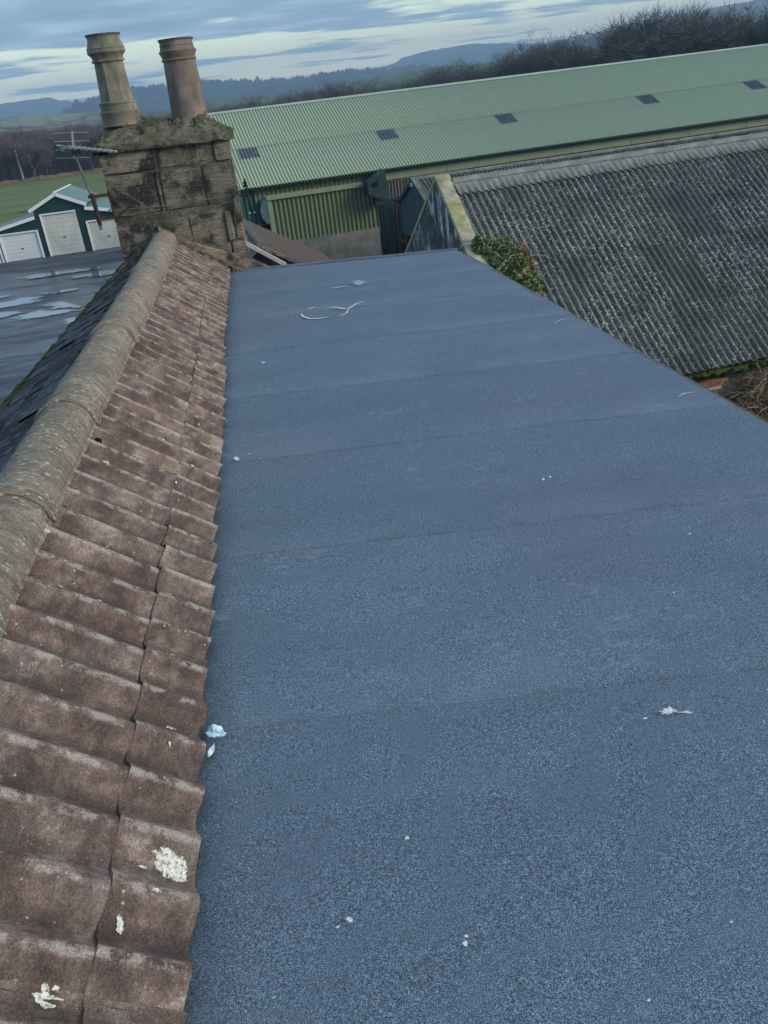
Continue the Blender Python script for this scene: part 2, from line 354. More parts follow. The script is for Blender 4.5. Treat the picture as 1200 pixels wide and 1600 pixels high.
c = k.mix(k.rng(k.noise(3.3, 4), .5, .62, 0, .55), c, (.33, .30, .075)); k.col(c); k.bump(k.noise(40, 5, .7), .8, .012); COPE = k.m
k = Mt('stained_gable_wall', .92, .15)
c = k.ramp(k.noise(2.6, 7, .68), [(.3, (.032, .045, .045)), (.52, (.085, .105, .10)), (.70, (.16, .175, .155))])
wash = k.math('MULTIPLY', k.rng(k.noise(5, 6, .7, k.mapv((1, 1, .3))), .49, .60), k.rng(k.noise(1.1, 3), .40, .56))
c = k.mix(k.math('MULTIPLY', wash, .9), c, (.58, .64, .64)); k.col(c); k.bump(k.noise(9, 6, .7), .8, .03); GABW = k.m
TILEB = simple('dull_brown_tile', (.105, .082, .068), .35, 5, .9, .15, bump=.5)
k = Mt('wet_yard', .5, .5)
wet = k.noise(.16, 6, .62, k.mapv((.55, 1.3, 1), (0, 0, R(-8))), .4)
c = k.ramp(k.noise(.5, 7, .68, k.mapv((.6, 1.2, 1))), [(.3, (.022, .026, .034)), (.5, (.055, .064, .078)), (.68, (.13, .145, .165))])
k.col(c); k.rough(k.rng(wet, .40, .56, .85, .30)); k.bump(k.noise(2.5, 5), .35, .03); YARD = k.m
PUD = Mt('puddle_water', .03, .6); PUD.col((.26, .29, .30)); PUD.l(PUD.rng(PUD.math('ADD', PUD.attr('hgt'), PUD.math('MULTIPLY', PUD.math('SUBTRACT', PUD.noise(1.6, 5, .7), .5), 1.3)), .10, .38), PUD.b.inputs['Alpha']); PUD = PUD.m  # pale base colour stands in for the bright sky reflection
k = Mt('field_grass', .95, .1)
c = k.ramp(k.noise(.12, 6, .6, k.mapv((.3, 1.6, 1), (0, 0, R(-5)))), [(.3, (.10, .135, .050)), (.55, (.14, .17, .070)), (.75, (.18, .19, .09))]); k.col(c); GRASS = k.m
k = Mt('far_ground', .95, .1)
c = k.ramp(k.noise(.006, 5), [(.35, (.05, .07, .03)), (.5, (.07, .09, .04)), (.65, (.10, .085, .05))]); k.col(c); FARG = k.m
BARK = simple('twig_bark', (.115, .125, .130), .25, .8, .95, .05, bump=0)
BARKP = simple('purple_brown_twigs', (.125, .105, .118), .28, .1, .95, .05, bump=0)
def hill_mat(name, kind):
    k = Mt(name, 1, 0)
    if kind == 'forest':
        c = k.ramp(k.noise(.02, 6, .7), [(.35, (.006, .014, .018)), (.55, (.012, .024, .024)), (.72, (.028, .038, .034))])  # bluish base colour adds to the distance haze
    elif kind == 'moor':
        c = k.ramp(k.noise(.0085, 7, .62, k.mapv((1, .45, 1))), [(.40, (.035, .048, .034)), (.49, (.065, .075, .045)), (.56, (.20, .19, .11)), (.66, (.26, .24, .15))])
        c = k.mix(k.rng(k.noise(.03, 4), .5, .62, 0, .7), c, (.018, .030, .024))
    elif kind == 'fields':
        c = k.ramp(k.voro(.0045, out='Color', rnd=.8), [(.2, (.055, .10, .035)), (.5, (.075, .12, .045)), (.8, (.10, .115, .05))])
        c = k.mix(k.rng(k.noise(.011, 5), .56, .64), c, (.022, .036, .026))
    else:
        c = k.ramp(k.noise(.006, 7, .62), [(.35, (.055, .055, .040)), (.5, (.095, .09, .062)), (.66, (.13, .115, .075))])
        c = k.mix(k.rng(k.noise(.016, 4, v=k.mapv(loc=(5, 5, 5))), .55, .62, 0, .8), c, (.020, .032, .024))
    k.col(c); return k.m

# ------------------------------------------------------------------ ground, yard, field, hills
YZ = -5.95
m = M(); nseg = 72
m.add([(0, 0, YZ - .06)] + [(3900 * math.cos(2 * math.pi * i / nseg), 3900 * math.sin(2 * math.pi * i / nseg), YZ - .06) for i in range(nseg)], [(0, 1 + i, 1 + (i + 1) % nseg) for i in range(nseg)])
struct('ground', m, FARG)
m = M(); m.grid(40, 24, lambda u, v: (-140 + 200 * u, 62 + 88 * v + 6 * math.sin(u * 4), YZ - .03 + .05 * nz(u * 9, v * 5)))
struct('field', m, GRASS)
m = M(); m.grid(60, 50, lambda u, v: (-60 + 130 * u, -25 + 88.5 * v, YZ + .02 + .015 * nz(u * 30, v * 20)))
struct('yard', m, YARD)
# puddles lying in the yard
pm = [(-12.0, 42.2, 1.5, .55), (-10.0, 43.6, .85, .35), (-8.4, 40.0, 1.6, .8), (-9.9, 38.6, 1.5, .55), (-12.2, 39.6, 1.2, .45), (-9.0, 47.4, 1.6, .5), (-14.6, 44.5, 1.7, .5), (-7.0, 42.5, 1.2, .6), (-8.0, 36.2, 1.0, .4), (-11.5, 49.5, 2.2, .5), (-7.2, 45.5, 1.4, .4)]
for i, (px, py, a_, b_) in enumerate(pm):
    m = M(); n_ = 28; ring = []
    for j in range(n_):
        t = 2 * math.pi * j / n_; r_ = 1 + .55 * nz(math.cos(t) * 1.3 + i * 7, math.sin(t) * 1.3)
        ring.append((px + 1.2 * a_ * r_ * math.cos(t), py + 1.8 * b_ * r_ * math.sin(t), YZ + .060))
    m.add([(px, py, YZ + .060)] + ring, [(0, 1 + j, 1 + (j + 1) % n_) for j in range(n_)])
    m.h = [1] + [0] * n_; struct('puddle', m, PUD)

def prof(pts, x):
    if x <= pts[0][0]: return pts[0][1]
    for (a, b), (c, d) in zip(pts, pts[1:]):
        if x <= c:
            t = (x - a) / (c - a); t = t * t * (3 - 2 * t); return b + (d - b) * t
    return pts[-1][1]
def hill(name, D, pts, kind, near=.62, far=1.25, rough=1.0, cut=None, a0=-75, a1=80, seed=0):
    m = M(); rows = 16; cols = int((a1 - a0) / .2)
    def fn(u, v):
        az = a0 + (a1 - a0) * u; hh = D * math.tan(R(max(prof(pts, az), -.2))) + 7.4
        hh *= 1 + .10 * fbm(az * .21 + seed, 3.3) if abs(az) > 32 else 1
        hh += rough * fbm(az * 2.4 + seed, 7.1, 0, 5)
        t = v / .62
        if t < 1: k_ = (math.sin((t - .5) * math.pi) + 1) / 2; d = D * (near + (1 - near) * t)
        else: k_ = 1 - .5 * ((t - 1) / .62) ** 2 * .8; d = D * (1 + (far - 1) * (t - 1) / .62)
        zz = YZ - .5 + hh * k_ + (rough * 3.5 * fbm(az * .7 + seed, v * 4.5, 1.7, 4) * k_ * (1 - k_) * 4)
        return (d * math.sin(R(az)), d * math.cos(R(az)), zz)
    m.grid(cols, rows, fn); return struct(name, m, hill_mat(name, kind), True), fn
hill('hill', 2900, [(-75, 1.0), (-30, 1.2), (-15, 1.27), (-12.5, 1.42), (-11, 1.44), (-10, 1.2), (-8.8, .7), (-7, .5), (2, .5), (5, .85), (7.5, .86), (9.3, .98), (10.6, 1.35), (12, 1.5), (14.3, 1.58), (16, 1.42), (18, 1.15), (22, .9), (80, .9)], 'forest', rough=3, seed=2)
_, ffn = hill('wooded_hill', 1650, [(-75, .5), (-14, .3), (-10.2, .55), (-9.3, .95), (-8.3, 1.12), (-6, 1.38), (-3, 1.36), (0, 1.15), (2, .98), (3.5, .88), (5, .92), (7, .90), (10, .72), (14, .5), (80, .3)], 'forest', near=.78, rough=4, seed=5)
hill('moorland', 1050, [(-75, .6), (-20, .62), (-13.5, .66), (-11, .58), (-8.5, .45), (-6, .2), (-3, .05), (0, .02), (4, -.05), (80, -.1)], 'moor', near=.5, rough=1.2, seed=9)
hill('green_hill', 920, [(-75, -.15), (-6, -.15), (-3.5, .15), (-1.5, .36), (.5, .25), (3, .12), (6, .2), (9, .5), (12, .58), (15, .5), (18, .3), (24, .2), (80, .2)], 'fields', near=.45, rough=1.0, seed=4)
hill('heath_hill', 2100, [(-75, -.15), (14, -.15), (17.5, .75), (19.5, 1.18), (21, 1.36), (23, 1.36), (24.5, 1.55), (26.5, 1.72), (29, 1.84), (33, 1.95), (50, 1.6), (80, 1.2)], 'heath', near=.66, rough=3, seed=3)
# conifers along the crest of the wooded hill, one mass
m = M()
for i in range(1500):
    az = rng.uniform(-10.2, 12); v = .62 * rng.uniform(.72, 1.05); x, y, z = ffn((az + 75) / 155, v); hh = rng.uniform(3, 6); rr = hh * rng.uniform(.3, .6)
    m.add([(x, y, z + hh)] + [(x + rr * math.cos(t), y + rr * math.sin(t), z - 2) for t in (0, 1.26, 2.5, 3.8, 5)], [(0, 1 + j, 1 + (j + 1) % 5) for j in range(5)])
struct('hill_forest', m, hill_mat('conifer', 'forest'), kind='stuff')
# round hedgerow trees on the right hill
m = M()
for i in range(260):
    az = rng.choice([rng.uniform(18.5, 23.5), rng.uniform(8, 26)]); d = 1650 + rng.uniform(-250, 300); el = rng.uniform(.55, 1.22) if az > 18 else rng.uniform(.2, .5)
    if az < 18: d = 880
    x, y, z = d * math.sin(R(az)), d * math.cos(R(az)), 1.4 + d * math.tan(R(el)) - 6
    r_ = rng.uniform(3, 7)
    vs = []; fs = []
    for a_ in range(5):
        for b_ in range(8):
            ph = math.pi * (a_ / 4); th = 2 * math.pi * b_ / 8; q = 1 + .35 * nz(i * 3 + b_, a_ * 2)
            vs.append((x + r_ * q * math.sin(ph) * math.cos(th), y + r_ * q * math.sin(ph) * math.sin(th), z + r_ * .8 * q * math.cos(ph)))
    for a_ in range(4):
        for b_ in range(8): fs.append((a_ * 8 + b_, a_ * 8 + (b_ + 1) % 8, a_ * 8 + 8 + (b_ + 1) % 8, a_ * 8 + 8 + b_))
    m.add(vs, fs)
struct('hedgerow_trees', m, hill_mat('hedge', 'forest'), kind='stuff')
# mast on the right-hand skyline
t_ = thing('radio_mast', 'thin radio mast standing on the skyline of the right hill', 'mast', (2100 * math.sin(R(28.6)), 2100 * math.cos(R(28.6)), 60))
m = M(); x, y, z = OFF[t_.name]; m.tube([(x, y, z), (x, y, z + 30)], [1.0, .45], 6); m.build('mast_tube', RUST, t_)
m = M(); m.box(x - 3, x + 3, y - .5, y + .5, z + 25, z + 25.6); m.box(x - 2.4, x + 2.4, y - .5, y + .5, z + 19, z + 19.6); m.build('antenna_bar', RUST, t_)

# ------------------------------------------------------------------ bare trees
def tree_mesh(seed, H, mat, name, lean=0, spread=1.0, wide=.62, twig=.030, levels=6, first=.22):
    r = random.Random(seed); trunk = M(); crown = M()
    def seg(mm, p, q, a, b, n=4): mm.tube([p, q], [a, b], n, False)
    def blade(p, q, wd):
        d = (q - p); s = d.cross(Vector((r.uniform(-1, 1), r.uniform(-1, 1), r.uniform(-1, 1)))).normalized() * wd / 2
        crown.add([p - s, p + s, q], [(0, 1, 2)])
    def grow(p, d, L, rad, lv):
        n = 3 if lv < 3 else 2; mm = trunk if lv <= 1 else crown
        for i in range(n):
            q = p + d * L / n; nr = rad * (1 - .28 / n * (i + 1) / 1)
            if lv <= 3: seg(mm, p, q, rad, nr, 5 if lv < 2 else 3)
            else: blade(p, q + d * L * .2, rad * 1.0)
            if lv >= 1 and lv < levels and i < n and r.random() < .85:
                sd = (d + Vector((r.uniform(-1, 1), r.uniform(-1, 1), r.uniform(-.35, .8))) * .95).normalized()
                grow(q, sd, L * r.uniform(.5, .72), nr * .5, lv + 1)
            p = q; rad = nr; d = (d + Vector((r.uniform(-.22, .22), r.uniform(-.22, .22), r.uniform(-.06, .14)))).normalized()
        if lv < levels:
            for j in range(3 if lv < 4 else 2):
                t = r.uniform(0, 6.28) if lv else j * 2.1 + r.uniform(-.5, .5); k_ = r.uniform(.45, .95) * spread
                sd = (d + Vector((math.cos(t) * k_, math.sin(t) * k_, r.uniform(-.15, .25)))).normalized()
                grow(p, sd, L * r.uniform(.64, .88), rad * .62, lv + 1)
        else:
            for j in range(3):
                sd = (d + Vector((r.uniform(-1, 1), r.uniform(-1, 1), r.uniform(-.7, .8))) * .8).normalized()
                blade(p, p + sd * L * r.uniform(1.2, 2.4), twig)
    grow(Vector((0, 0, -.2)), Vector((lean, 0, 1)).normalized(), H * first, H * .024, 0)
    k_ = H / max(v[2] for v in crown.v)
    for mm in (trunk, crown): mm.v = [(a * k_ * wide / .62, b * k_ * wide / .62, c * k_) for a, b, c in mm.v]
    return trunk.mesh(name + '_trunk', mat), crown.mesh(name + '_crown', mat)
protos = [tree_mesh(s, H, BARK, 'bare_tree', sp, 1.0, wd, .019, 6, fr) for s, H, sp, wd, fr in ((11, 10, .05, .62, .2), (23, 10, -.05, .7, .17), (37, 10, .0, .55, .25), (52, 10, .08, .75, .14))]
pw = [tree_mesh(s, 7.5, BARKP, 'wood_tree', 0, .75, .5, .05, 5, .3) for s in (5, 6, 8)]
def place_tree(name, pr, x, y, z, s, rz, label, group, sx=1):
    o = bpy.data.objects.new(name, None); sc.collection.objects.link(o); o.location = (x, y, z); o.rotation_euler = (0, 0, rz); o.scale = (s * sx, s * sx, s)
    tag(o, label, 'tree', group)
    inst('trunk', pr[0], o); inst('crown', pr[1], o); return o
GB = 'bare trees behind the green barn'
specials = [(12.6, 110, 1.35, 0, 'slender bare tree rising above its neighbours behind the barn, nearest the blue hill'),
            (15.0, 112, 1.55, 2, 'bare tree right of the slender one, below the flat top of the blue hill'),
            (18.7, 105, 2.65, 2, 'leftmost of the tall bare trees behind the barn ridge, upright rounded crown'),
            (22.3, 102, 2.4, 1, 'broad dense bare tree, second from left of the tall ones behind the barn'),
            (25.6, 96, 2.8, 3, 'wide bare tree with thick dark forking limbs behind the barn ridge'),
            (28.3, 98, 2.7, 0, 'large bare tree with an open fan-shaped crown near the right edge of the photo'),
            (31.0, 100, 2.6, 1, 'bare tree cut off by the right edge of the photo behind the barn')]
specials = [(a_, d_, 7.35 + d_ * math.tan(R(e_)), p_, l_) for a_, d_, e_, p_, l_ in specials]
for az, d, hh, pi, lab in specials:
    place_tree('bare_tree', protos[pi], d * math.sin(R(az)), d * math.cos(R(az)), YZ, hh / 10, rng.uniform(0, 6.28), lab, GB, 1.05)
az = 1.6
while az < 38:
    d = rng.uniform(104, 140); el = (.75 if az < 9 else .65 if az < 16.5 else 1.2) + rng.uniform(-.5, .45)
    hh = 7.35 + d * math.tan(R(el))
    place_tree('bare_tree', rng.choice(protos), d * math.sin(R(az)), d * math.cos(R(az)), YZ, hh / 10, rng.uniform(0, 6.28), 'bare leafless tree in the dense row behind the green barn roof', GB, rng.uniform(.85, 1.1))
    az += rng.uniform(.6, 1.1)
GW = 'bare trees of the wood beyond the field'
for row, (dd, n_) in enumerate(((151, 44), (158, 40), (167, 40), (178, 36), (190, 30))):
    for i in range(n_):
        az = -19 + 21.5 * (i + rng.random()) / n_; d = dd + rng.uniform(-3, 3)
        hh = (6.3 if row == 0 else 7.0) + row * .22 + rng.uniform(-.6, .6)
        place_tree('wood_tree', rng.choice(pw), d * math.sin(R(az)), d * math.cos(R(az)), YZ, hh / 7.5, rng.uniform(0, 6.28), 'bare purple-brown tree in the wood beyond the green field', GW, rng.uniform(.9, 1.2))
# shrub mass under both tree lines
def brush(name, a0, a1, d0, d1, h, n_, mat, seed, wd=.05):
    r = random.Random(seed); m = M()
    for i in range(n_):
        az = r.uniform(a0, a1); d = r.uniform(d0, d1); p = Vector((d * math.sin(R(az)), d * math.cos(R(az)), YZ - .1)); hh = h * r.uniform(.5, 1.05)
        q = p + Vector((r.uniform(-.45, .45), r.uniform(-.45, .45), 1)) * hh; s = Vector((wd * r.uniform(.6, 1.6), 0, 0)); mid = (p + q) / 2 + Vector((r.uniform(-.3, .3), 0, 0)) * h * .3
        m.add([p - s, p + s, mid + s * .7, q, mid - s * .7], [(0, 1, 2, 4), (4, 2, 3)])
        for j in range(3):
            b = p.lerp(q, r.uniform(.3, .9)); c_ = b + Vector((r.uniform(-1, 1), r.uniform(-1, 1), r.uniform(.2, 1))) * hh * .22; m.add([b - s * .5, b + s * .5, c_], [(0, 1, 2)])
    return struct(name, m, mat, kind='stuff')
brush('wood_undergrowth', -20, 2.5, 152, 196, 5.2, 9000, BARKP, 3)
brush('hedge_scrub', 1, 39, 100, 130, 5.4, 9000, BARK, 4, .022)
m = M(); m.grid(120, 2, lambda u, v: ((149 + 2.2 * v) * math.sin(R(-21 + 24 * u)), (149 + 2.2 * v) * math.cos(R(-21 + 24 * u)), YZ + (.5 + .25 * nz(u * 60)) * (1 - abs(v - .5) * 2)))
struct('field_verge', m, simple('dry_grass', (.17, .13, .075), .4, .8, .95, .05, bump=0), kind='stuff')
t_ = thing('telegraph_pole', 'pale wooden telegraph pole leaning slightly in front of the wood', 'pole', (-35.0, 147, YZ))
m = M(); m.tube([(-35, 147, YZ), (-35.05, 147, YZ + 4.6)], [.16, .12], 8); m.build('pole', PALEW, t_)

# ------------------------------------------------------------------ corrugated sheet builder
def corr(width, length, pitch, amp, th=.006, spp=8, nl=2, warp=0.0, seed=0, phase=0.0, prof_='sin'):
    """x across, y down the slope (0..length), z normal; closed thin shell with crest height attribute"""
    m = M(); n = max(2, int(round(width / pitch * spp))); hs = []
    def hgt(x):
        c = math.cos(2 * math.pi * (x / pitch + phase))
        if prof_ == 'box': c = max(-1, min(1, c * 1.9))
        return c
    for side in (0, 1):
        for j in range(nl + 1):
            for i in range(n + 1):
                x = width * i / n; y = length * j / nl; c = hgt(x)
                z = amp * c + (warp * nz(x * 1.4 + seed, y * 2.1, seed) if warp else 0) - side * th
                yy = y + (warp * 2.2 * nz(x * 9 + seed, seed * 3.1) if warp and j in (0, nl) else 0)
                m.v.append((x, yy, z)); hs.append(c * .5 + .5)
    K = (nl + 1) * (n + 1)
    for j in range(nl):
        for i in range(n):
            a = j * (n + 1) + i; m.f.append((a, a + 1, a + n + 2, a + n + 1)); a += K; m.f.append((a + n + 1, a + n + 2, a + 1, a))
    for i in range(n):
        m.f.append((i + K, i + 1 + K, i + 1, i)); a = nl * (n + 1) + i; m.f.append((a, a + 1, a + 1 + K, a + K))
    for j in range(nl):
        a = j * (n + 1); b = a + n + 1; m.f.append((a, b, b + K, a + K)); a += n; b += n; m.f.append((b, a, a + K, b + K))
    m.h = hs; return m
def frame(o, ex, ey, ez):
    mt = Matrix((Vector(ex), Vector(ey), Vector(ez))).transposed().to_4x4(); mt.translation = Vector(o); return mt

# ================================================================== the near farm building
FB = thing('farm_building', 'farm building with brown corrugated roof, stone chimney and blue-grey felt flat roof', 'building', (0, 4, YZ))
fo = Vector(OFF[FB.name])
# walls under the roofs
m = M(); m.prism([(-.42, -2, YZ), (1.95, -2, YZ), (1.93, 3, YZ), (1.70, 7.55, YZ), (-.42, 8.02, YZ)], (0, 0, -YZ - .10)); m.build('wall', CONC, FB, off=fo)
m = M(); m.prism([(-1.45, -2, YZ), (-.43, -2, YZ), (-.43, -2, -.03), (-.87, -2, .28), (-1.45, -2, -.02)], (0, 10.1, 0)); m.build('wall', CONC, FB, off=fo)
# --- flat roof: felt sheets lapped across
def xr(y): return 1.74 + .0362 * (7.64 - y)
FR = M()
def fz(x, y): return .006 * fbm(x * .8, y * .8, 4) + .004 * nz(x * 3, y * 3)
deck = M(); deck.prism([(-.41, -2, -.10), (1.97, -2, -.10), (1.95, 3, -.10), (1.71, 7.58, -.10), (-.41, 8.05, -.10)], (0, 0, .085))
deck = deck.build('roof_deck', RUSTW, FB, off=fo)
lefts = [-1.9, -.95, .02, .90, 1.77, 2.66, 3.53, 4.41, 5.30, 6.18, 7.06, 8.14]
def yline(yl, x):
    s = .115 + (.24 - .115) * max(0, (yl - 6) / 2.14); return yl - s * (x + .35)
for i, (a_, b_) in enumerate(zip(lefts, lefts[1:])):
    m = M(); nu, nv = 30, 12
    def fn(u, v, a_=a_, b_=b_):
        yl = a_ - .075 + (b_ - a_ + .075) * v; x = -.40 + (xr(yl) + .40) * u; y = yline(yl, x)
        if v < .001: y += .006 * nz(x * 6, yl)
        lift = .0024 * (1 - v) ** 1.5
        return (x, y, fz(x, y) + lift)
    m.grid(nu, nv, fn)
    top = list(m.v); k0 = len(m.v); m.h = [j / nv for j in range(nv + 1) for _ in range(nu + 1)]
    for j in range(nv + 1):     # turned-down drip on the right edge
        x, y, z = top[j * (nu + 1) + nu]; m.v += [(x + .012, y, z - .012), (x + .014, y, z - .07)]; m.h += [j / nv, j / nv]
    for j in range(nv):
        a = j * (nu + 1) + nu; m.f += [(a, k0 + 2 * j, k0 + 2 * j + 2, a + nu + 1), (k0 + 2 * j, k0 + 2 * j + 1, k0 + 2 * j + 3, k0 + 2 * j + 2)]
    k1 = len(m.v)               # the near lap edge, a thin step down
    for q in range(nu + 1):
        x, y, z = top[q]; m.v.append((x, y - .001, z - .0026)); m.h.append(0)
    for q in range(nu): m.f.append((k1 + q, k1 + q + 1, q + 1, q))
    m.build('felt_sheet', FELT, FB, True, fo)
# rolled felt kerb along the far edge, drip trims
m = M(); pts = [(x, yline(8.12, x) + .01, .004 + .003 * nz(x * 4)) for x in np.linspace(-.39, 1.735, 26)]
m.tube(pts, .014, 8); m.build('edge_roll', FELT, FB, True, fo)
m = M(); m.bar((1.752, 7.60, -.05), (1.985, 1.1, -.05), .012, .085); m.bar((1.985, 1.1, -.05), (2.08, -1.8, -.05), .012, .085); m.build('edge_trim', STEEL, FB, off=fo)
m = M(); m.bar((-.38, 8.165, -.06), (1.75, 7.665, -.06), .014, .12); m.build('fascia_board', RUSTW, FB, off=fo)

# --- marks and droppings on the felt (thin skins of dried paint and lime lying on the surface)
k = Mt('dried_lime', .9, .2); k.col(k.ramp(k.noise(160, 3), [(.35, (.45, .50, .52)), (.6, (.80, .84, .84))])); al = k.rng(k.math('ADD', k.math('MULTIPLY', k.attr('hgt'), .55), k.math('SUBTRACT', k.noise(150, 5, .75), .5)), .0, .2)
k.l(al, k.b.inputs['Alpha']); LIME = k.m
k = Mt('rain_film', .2, .6); k.col((.30, .42, .52)); k.l(k.rng(k.math('ADD', k.math('MULTIPLY', k.attr('hgt'), .5), k.math('SUBTRACT', k.noise(14, 5, .7), .5)), .05, .35, 0, .8), k.b.inputs['Alpha']); FILM = k.m
def splat(cx, cy, a_, b_, rot, mat, seed, z=.0085, name='bird_dropping', rag=.6, parent=FB, n_=22, fzz=fz):
    m = M(); ring = []
    for j in range(n_):
        t = 2 * math.pi * j / n_; q = 1 + rag * nz(math.cos(t) * 2 + seed, math.sin(t) * 2, seed) + rag * .5 * nz(math.cos(t) * 6, math.sin(t) * 6, seed)
        x = a_ * q * math.cos(t); y = b_ * q * math.sin(t); X = cx + x * math.cos(rot) - y * math.sin(rot); Y = cy + x * math.sin(rot) + y * math.cos(rot)
        ring.append((X, Y, fzz(X, Y) + z))
    m.add([(cx, cy, fzz(cx, cy) + z + .001)] + ring, [(0, 1 + j, 1 + (j + 1) % n_) for j in range(n_)])
    m.h = [1] + [0] * n_
    return m.build(name, mat, parent, True, OFF[FB.name])
splat(.76, 1.44, .022, .013, .2, LIME, 1, rag=.9); splat(.80, 1.425, .02, .005, -.3, LIME, 2, rag=1.2); splat(.70, 1.43, .006, .004, 0, LIME, 3)
for i, (x, y, s_) in enumerate([(.09, 1.23, .007), (-.05, 1.07, .008), (-.075, 1.06, .004), (.15, .97, .007), (.155, .985, .004), (-.11, 4.92, .022), (-.27, 3.47, .028), (-.21, 3.5, .010), (.90, 2.76, .010), (.93, 2.77, .007), (.40, 1.66, .004), (.62, .90, .004), (.55, 1.9, .004), (1.0, 1.9, .005), (-.17, 2.2, .004), (1.2, 2.2, .006), (.3, 2.6, .004), (.95, 1.35, .004), (.99, 1.30, .005), (1.02, 1.45, .004), (-.2, .95, .004), (.42, .8, .004)]):
    splat(x, y, s_, s_ * rng.uniform(.4, .9), rng.uniform(0, 3), LIME, 20 + i, rag=.8)
def stroke(pts, wd, mat, seed, name='paint_mark'):
    m = M(); L_ = len(pts); vs = []
    for i, (x, y) in enumerate(pts):
        px, py = pts[max(0, i - 1)]; qx, qy = pts[min(L_ - 1, i + 1)]; d = math.hypot(qx - px, qy - py) or 1; nx, ny = -(qy - py) / d, (qx - px) / d
        w_ = wd * (1 + .7 * nz(i * 1.7, seed)) * (.35 if i in (0, L_ - 1) else 1)
        vs += [(x + nx * w_, y + ny * w_, fz(x, y) + .0085), (x - nx * w_, y - ny * w_, fz(x, y) + .0085)]
    m.add(vs, [(2 * i, 2 * i + 1, 2 * i + 3, 2 * i + 2) for i in range(L_ - 1)]); m.h = [.42] * len(vs); return m.build(name, mat, FB, False, fo)
stroke([(.19, 6.0), (.20, 5.90), (.24, 5.82), (.31, 5.79), (.37, 5.80)], .009, LIME, 1)
stroke([(.24, 6.10), (.28, 6.13), (.31, 6.13)], .008, LIME, 2)
stroke([(.38, 6.07), (.43, 6.06), (.49, 5.98), (.53, 5.95), (.60, 6.06), (.66, 6.10)], .009, LIME, 3)
stroke([(.53, 5.95), (.50, 5.82), (.44, 5.76)], .008, LIME, 4)
splat(.71, 6.80, .10, .13, 0, FILM, 44, name='rain_puddle', rag=.7, z=.008); splat(.55, 6.72, .10, .025, 0, FILM, 45, name='rain_puddle', rag=.9, z=.008)
stroke([(1.78, 4.86), (1.72, 4.86), (1.66, 4.80)], .0035, LIME, 6); stroke([(1.82, 3.38), (1.77, 3.38), (1.73, 3.35)], .003, LIME, 7)

# --- brown corrugated slope
TH = R(36); ct, st_ = math.cos(TH), math.sin(TH)
ex, ey, ez = Vector((0, -1, 0)), Vector((ct, 0, -st_)), Vector((st_, 0, ct))   # across (towards us), down slope, normal
P_ = .1463
def slope_pt(x): return .04 + (-.365 - x) * math.tan(TH)       # height of slope plane at x
top0 = Vector((-.83, 8.12, slope_pt(-.83)))
up_len = (-.455 + .83) / ct; n_sheet = 10; W7 = 7 * P_
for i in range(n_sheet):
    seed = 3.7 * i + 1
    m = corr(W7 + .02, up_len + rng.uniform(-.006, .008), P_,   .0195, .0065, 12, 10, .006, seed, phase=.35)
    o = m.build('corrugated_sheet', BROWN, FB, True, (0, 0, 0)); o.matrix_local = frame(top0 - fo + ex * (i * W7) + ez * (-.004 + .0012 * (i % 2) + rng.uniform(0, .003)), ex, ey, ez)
bot0 = Vector((-.487, 8.12, slope_pt(-.487)))
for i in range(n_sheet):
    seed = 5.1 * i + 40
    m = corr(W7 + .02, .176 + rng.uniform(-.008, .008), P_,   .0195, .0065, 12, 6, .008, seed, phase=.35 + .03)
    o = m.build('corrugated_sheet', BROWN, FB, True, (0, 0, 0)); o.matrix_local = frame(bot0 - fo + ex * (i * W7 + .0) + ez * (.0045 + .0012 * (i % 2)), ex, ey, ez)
# soot black underlay so that gaps read as gaps
m = M(); m.prism([(-1.45, -2, -.06), (-.44, -2, .02), (-.86, -2, .335)], (0, 10.05, 0)); m.build('underlay', DARK, FB, off=fo)
# --- ridge capping
joints = [8.15, 6.32, 4.55, 3.28, 2.42, .6, -1.2]
for i, (b_, a_) in enumerate(zip(joints, joints[1:])):
    m = M(); nu, nv = 22, 26
    def fn(u, v, a_=a_, b_=b_, i=i):
        y = b_ - (b_ - a_ + .05) * v; sc1 = 1.0 + (.075 if v > .93 else 0) - (.03 * (1 - v))
        t = math.pi * (1.12 - 1.24 * u)
        rr = sc1 * (1 + .02 * nz(y * 2.5 + i * 3, t * 1.5))
        x = -.868 + .103 * rr * math.cos(t) - .012 * math.sin(y * .8); z = .338 + .104 * rr * math.sin(t)
        if u < .06: x -= .02; z -= .005
        if u > .94: x += .018; z -= .008
        if u > .86: z = z * (1 - (u - .86) / .14) + (slope_pt(x) + .024) * (u - .86) / .14
        return (x + .004 * nz(y * 7, t * 3), y, z + .005 * nz(y * 6, t * 3, 5))
    m.grid(nu, nv, fn)
    o = m.build('ridge_cap', RIDGE, FB, True, fo); sm = o.modifiers.new('thick', 'SOLIDIFY'); sm.thickness = .012; sm.offset = -1
# mortar bedding under the capping's near edge
m = M(); m.grid(60, 3, lambda u, v: (-.790 + .040 * v + .010 * nz(u * 60, v), 8.1 - 9.6 * u, slope_pt(-.76) - .004 - .030 * v + .010 * nz(u * 90, v * 3))); m.build('mortar_bed', simple('dark_packing', (.075, .054, .042), .5, 20, .95, .1), FB, True, fo)
